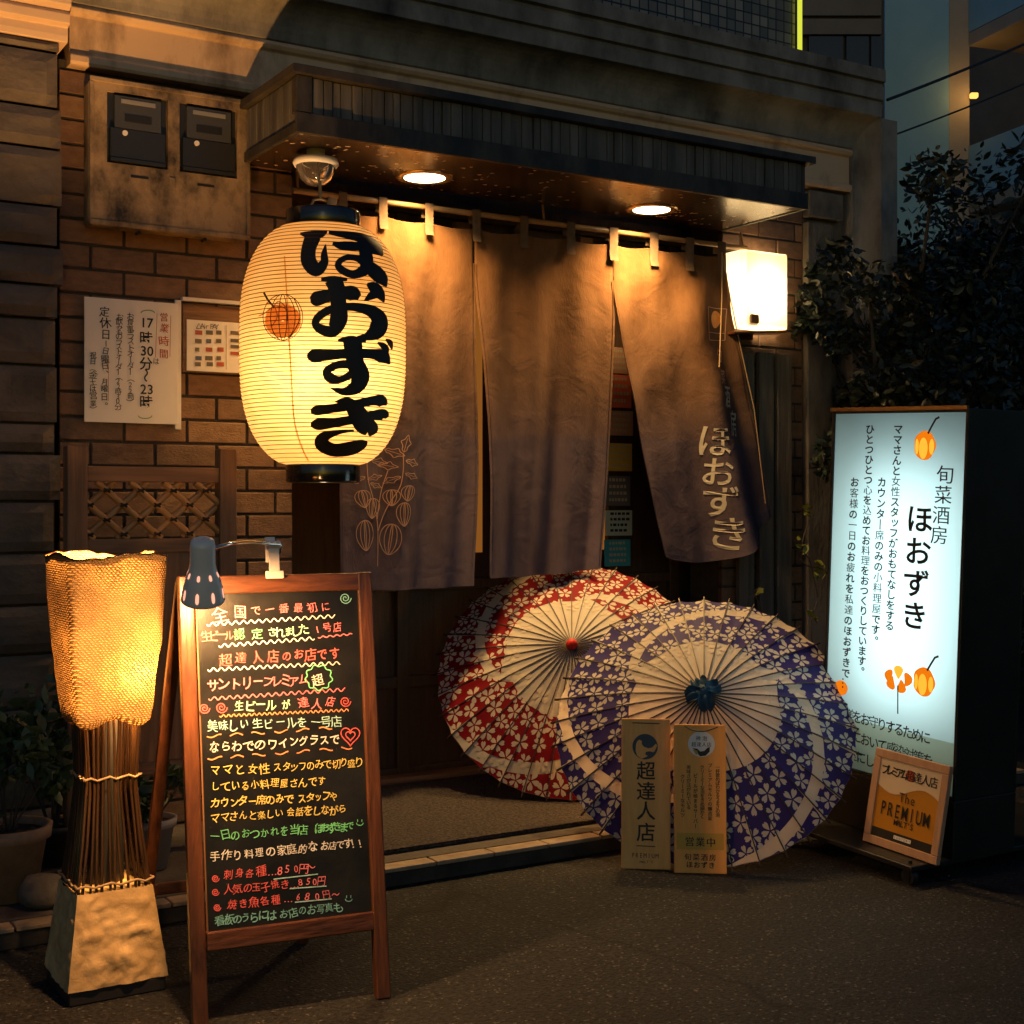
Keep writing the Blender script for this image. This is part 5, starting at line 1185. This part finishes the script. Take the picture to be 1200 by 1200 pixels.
# ------------------------------------------------------------------ pots and plants
def leaf_cloud(mb, centers, n, size, mi=0, seed=1, flat_=.5, up=.0):
    r = random.Random(seed)
    for _ in range(n):
        c, rad = r.choice(centers); d = Vector((r.gauss(0, 1), r.gauss(0, 1), r.gauss(0, 1))).normalized()*rad*r.random()**.45
        p = Vector(c)+d; s = size*r.uniform(.6, 1.3)
        ax = Vector((r.gauss(0, 1), r.gauss(0, 1), r.gauss(0, .7)+up)).normalized(); sd = ax.cross(Vector((r.gauss(0, 1), r.gauss(0, 1), r.gauss(0, 1)))).normalized(); nm = ax.cross(sd)
        mb.add([p-ax*s, p-ax*s*.3+sd*s*.42+nm*s*.08, p+ax*s*.35+sd*s*.36+nm*s*.06, p+ax*s, p+ax*s*.35-sd*s*.36+nm*s*.06, p-ax*s*.3-sd*s*.42+nm*s*.08, p-ax*s*.3, p+ax*s*.35], [(0, 6, 1), (1, 6, 7, 2), (2, 7, 3), (0, 5, 6), (5, 4, 7, 6), (4, 3, 7)], mi, True)
def potted(px, py, z, rt, hgt, mt, lab, leaves, lh, seed, Y=None, lm='leaf'):
    p = atY(px, py, Y) if Y else atZ(px, py, z); x, y = p.x, p.y
    t = thing('potted_plant', lab, 'potted plant', (x, y, z))
    m = MB(); m.lathe([(.0005, .001), (rt*.68, .001), (rt*.92, hgt*.82), (rt*1.02, hgt*.83), (rt*1.06, hgt), (rt*.92, hgt), (rt*.9, hgt*.9)], (x, y, z), 36); build('pot', m, mt, t)
    m = MB(); m.lathe([(rt*.9, hgt*.9), (.0005, hgt*.92)], (x, y, z), 24); build('soil', m, M['soil'], t)
    m = MB(); r = random.Random(seed); tips = []
    for k in range(9):
        a = r.uniform(0, 6.28); rr = r.uniform(.3, 1.1)*rt*1.3; tip = Vector((x+rr*math.cos(a), y+rr*math.sin(a), z+hgt+lh*r.uniform(.45, 1)))
        m.tube([(x+.01*math.cos(a), y+.01*math.sin(a), z+hgt*.9), (Vector((x, y, z+hgt))+tip)/2+Vector((.02*math.cos(a), .02*math.sin(a), 0)), tip], .003, 6); tips.append(tip)
    build('stems', m, M['bark'], t)
    m = MB(); leaf_cloud(m, [(tp-Vector((0, 0, lh*.15*q)), rt*.55) for tp in tips for q in (0, 1, 2)], leaves, .026, 0, seed); build('foliage', m, M[lm], t)
potted(8, 1060, SZ, .115, .20, M['terracotta'], 'leafy green plant in a terracotta pot at the left edge', 520, .34, 3, Y=3.95)
potted(176, 905, SZ, .075, .15, mat('pale glazed pot', (.30, .27, .25), .5), 'small plant in a pale pot between floor lamp and blackboard', 160, .12, 5, Y=4.05)
potted(62, 1000, SZ, .075, .12, mat('dark pot', (.03, .028, .026), .6), 'dark leafy shrub in a black pot behind the floor lamp', 420, .42, 8, Y=4.25)
m = MB(); p = atY(52, 1060, 3.83); m.lathe([(.0005, .0), (.05, .0), (.066, .02), (.066, .05), (.05, .075), (.0005, .082)], (p.x, p.y, SZ), 28)
for v in m.v: v += Vector((1, .8, .5))*.014*noise.noise(v*14)
tag(build('garden_stone', m, M['rock'], None, origin=(p.x, p.y, SZ)), 'rounded grey stone lying on the kerb beside the terracotta pot', 'stone')

# vine by the right corner
vn = thing('climbing_plant', 'straggly vine with yellow green leaves beside the backlit sign', 'plant', (4.28, 4.42, SZ))
m = MB(); lm_ = MB(); r = random.Random(4)
for px, pts in ((0, [(958, 700), (950, 660), (940, 640), (948, 610)]), (1, [(985, 690), (965, 668), (948, 664), (938, 656)]), (2, [(955, 900), (958, 800), (950, 735), (958, 705)]), (3, [(905, 760), (890, 710), (884, 695), (890, 688)])):
    P = [tuple(atY(x, y, 4.40)) for x, y in pts]; m.tube(spline(P, 5), .0028, 6)
build('stems', m, M['bark'], vn)
leaf_cloud(lm_, [(tuple(atY(x, y, 4.40)), .03) for x, y in ((943, 632), (958, 660), (950, 720), (940, 645), (884, 692), (962, 672), (945, 600))], 26, .030, 0, 6); build('foliage', lm_, M['leaf3'], vn)

# ------------------------------------------------------------------ trees beyond the corner
def tree(x, y, h, cr, n, seed, lab, lm, size=.032):
    t = thing('garden_tree', lab, 'tree', (x, y, 0), 'trees beyond the shop corner'); r = random.Random(seed)
    m = MB(); tips = []; base = Vector((x, y, 0)); tr_ = [base+Vector((.05*math.sin(k*1.3+seed), .05*math.cos(k*1.7+seed), h*.62*k/6)) for k in range(7)]
    m.tube(tr_, .05, 9, r2=.022)
    for k in range(16):
        b0 = tr_[r.randint(2, 6)]; a = r.uniform(0, 6.28); ln = cr*r.uniform(.5, 1.05); tip = b0+Vector((ln*math.cos(a), ln*math.sin(a), r.uniform(.1, .42)*h))
        mid = (b0+tip)/2+Vector((0, 0, -.04)); m.tube([b0, mid, tip], .016, 6, r2=.005); tips += [(tip, cr*.30), (mid, cr*.26)]
        for _ in range(2):
            tp2 = mid+Vector((r.uniform(-.3, .3), r.uniform(-.3, .3), r.uniform(0, .3))); m.tube([mid, tp2], .006, 5, r2=.002); tips.append((tp2, cr*.22))
    build('trunk', m, M['bark'], t); m = MB(); leaf_cloud(m, tips, n, size, 0, seed, up=.2); build('crown', m, M[lm], t)
tree(4.62, 4.24, 2.62, .44, 11000, 17, 'slim dark tree standing in front of the concrete corner of the shop', 'leaf2', .026)
tree(5.2, 4.7, 2.85, .68, 13000, 19, 'broad dark tree between the shop corner and the backlit sign', 'leaf2', .030)
tree(5.75, 5.9, 2.75, .62, 6500, 11, 'dark tree just beyond the end of the shop wall', 'leaf2')
tree(6.4, 5.15, 2.55, .7, 7000, 12, 'dense dark tree rising directly above the backlit sign', 'leaf2')
tree(7.4, 5.6, 3.35, .8, 8000, 13, 'tallest dark tree at the right edge of the picture', 'leaf2')
tree(6.6, 6.6, 2.7, .8, 5500, 14, 'dim tree standing farther back between the other garden trees', 'leaf2')
m = MB(); leaf_cloud(m, [((4.95+.18*k, 4.75+.12*math.sin(k*1.7)+.02*k, .35+.25*(k % 3)), .34) for k in range(18)], 3600, .045, 0, 21)
tag(build('hedge', m, M['leaf2'], None, origin=(6.4, 4.9, 0)), 'low dark hedge running behind the backlit sign', 'hedge')
m = MB(); m.box(4.9, 9.5, 6.9, 7.1, 0, 1.7); tag(build('garden_wall', m, M['concrete'], None, .01, origin=(7, 7, 0)), 'dark block wall behind the trees beyond the shop corner', 'wall')

# ------------------------------------------------------------------ apartment block far right
th = R(31.6-(-18.9)); 
aptdir = Vector((math.sin(R(31.6-18.9)), math.cos(R(31.6-18.9)), 0)); aptside = Vector((aptdir.y, -aptdir.x, 0))
def cpos(px, dep): l = (px-600)/1600; d = ray(px, 590); return Vector((d.x*dep, d.y*dep, 0))
apt = thing('apartment_building', 'dusky grey blue apartment block with balconies beyond the trees', 'building', tuple(cpos(1075, 22)))
fwd = Vector((SN, CS, 0)); rgt = Vector((CS, -SN, 0))
def zat(py, dep): return H+(590-py)/1600*dep
def block(mb, px0, px1, dep, py0, py1, thick, mi=0, dirv=None):
    a = cpos(px0, dep); b_ = cpos(px1, dep); u = b_-a; w_ = u.length; u.normalize(); n = fwd
    zl, zh = (zat(py1, dep), zat(py0, dep)); mb.obox((a+b_)/2+n*thick/2+Vector((0, 0, (zl+zh)/2)), u*w_/2, n*thick/2, Vector((0, 0, (zh-zl)/2)), mi)
m = MB(); block(m, 1037, 1112, 22, -400, 672, 3); build('wall', m, M['apt_blue'], apt, label='tall pale blue grey wall strip')
m = MB(); block(m, 1112.3, 1136, 22.15, -400, 672, 3); build('wall', m, M['apt_mid'], apt, label='grey brown wall recess beside the pale strip')
m = MB(); a = cpos(1136.3, 22.15); e_ = a-aptdir*9; 
m.obox((a+e_)/2+aptside*1.55+Vector((0, 0, 8)), aptdir*4.5, aptside*.35, Vector((0, 0, 8))); build('wall', m, M['apt_dark'], apt, label='brown recessed balcony wall')
for k, py in enumerate((43, 240, 437)):
    z = zat(py, 22); m = MB(); m.obox((a+e_)/2+aptside*.6+Vector((0, 0, z)), aptdir*4.5, aptside*.62, Vector((0, 0, .11))); s_ = build('balcony', m, M['apt_mid'], apt, .01)
    m = MB(); m.obox((a+e_)/2+aptside*.02+Vector((0, 0, z+.55)), aptdir*4.5, aptside*.04, Vector((0, 0, .43))); build('parapet', m, M['apt_blue'], s_)
for k, py in enumerate((125, 322)):
    z = zat(py, 22)
    for j in range(3):
        c = a-aptdir*(1.6+2.6*j)+aptside*1.19+Vector((0, 0, z)); m = MB(); m.obox(c, aptdir*.85, aptside*.01, Vector((0, 0, .85))); build('window', m, M['glass_dark'], apt)
m = MB(); block(m, 1138, 1147, 22.0, 108, 114, .10); build('added_balcony_lamp', m, M['win_warm'], apt, .02)  # small lamp added to stand in for a lit window
bq = a-aptdir*.1; lq = cpos(1143, 21.75); li = bpy.data.lights.new('lamp', 'POINT'); li.energy = 4; li.color = (1, .5, .12); li.shadow_soft_size = .1
lo = bpy.data.objects.new('lamp', li); C.objects.link(lo); lo.parent = apt; lo.location = lq+Vector((0, 0, zat(108, 21.75)))-Vector(apt.location)
m = MB(); block(m, 1020, 1700, 27, -500, 640, 3); build('wall', m, M['apt_dark'], apt, label='rear wing of the block')
ob = thing('office_building', 'dark brown building with ribbon windows directly behind the shop roof', 'building', tuple(cpos(990, 17)))
m = MB(); block(m, 880, 1036, 17, -300, 600, 3); build('wall', m, M['ob_dark'], ob)
m = MB(); block(m, 938, 1033, 16.9, 22, 40, .09); block(m, 938, 1033, 16.93, -60, 18, .06); build('ledge', m, M['apt_dark'], ob)
for x0, x1 in ((948, 988), (992, 1018), (1021, 1034)):
    m = MB(); block(m, x0, x1, 16.94, 42, 88, .05); build('window', m, M['glass_dark'], ob)

# ------------------------------------------------------------------ overhead cables from the shop corner
for lab, a, b_ in (('thicker upper black overhead cable running right from the shop corner', (1040, 117), (1320, -6)), ('thinner lower black overhead cable below the thicker one', (1040, 161), (1320, 42))):
    p0, p1 = atY(*a, 4.6), O+ray(*b_)*9; P = []
    for k in range(17):
        t = k/16; q = p0.lerp(p1, t); q.z -= .10*4*t*(1-t)*.25; P.append(q)
    m = MB(); m.tube(P, .008 if 'upper' in lab else .005, 6)
    tag(build('overhead_cable', m, M['cable'], None, origin=tuple(p0)), lab, 'cable')
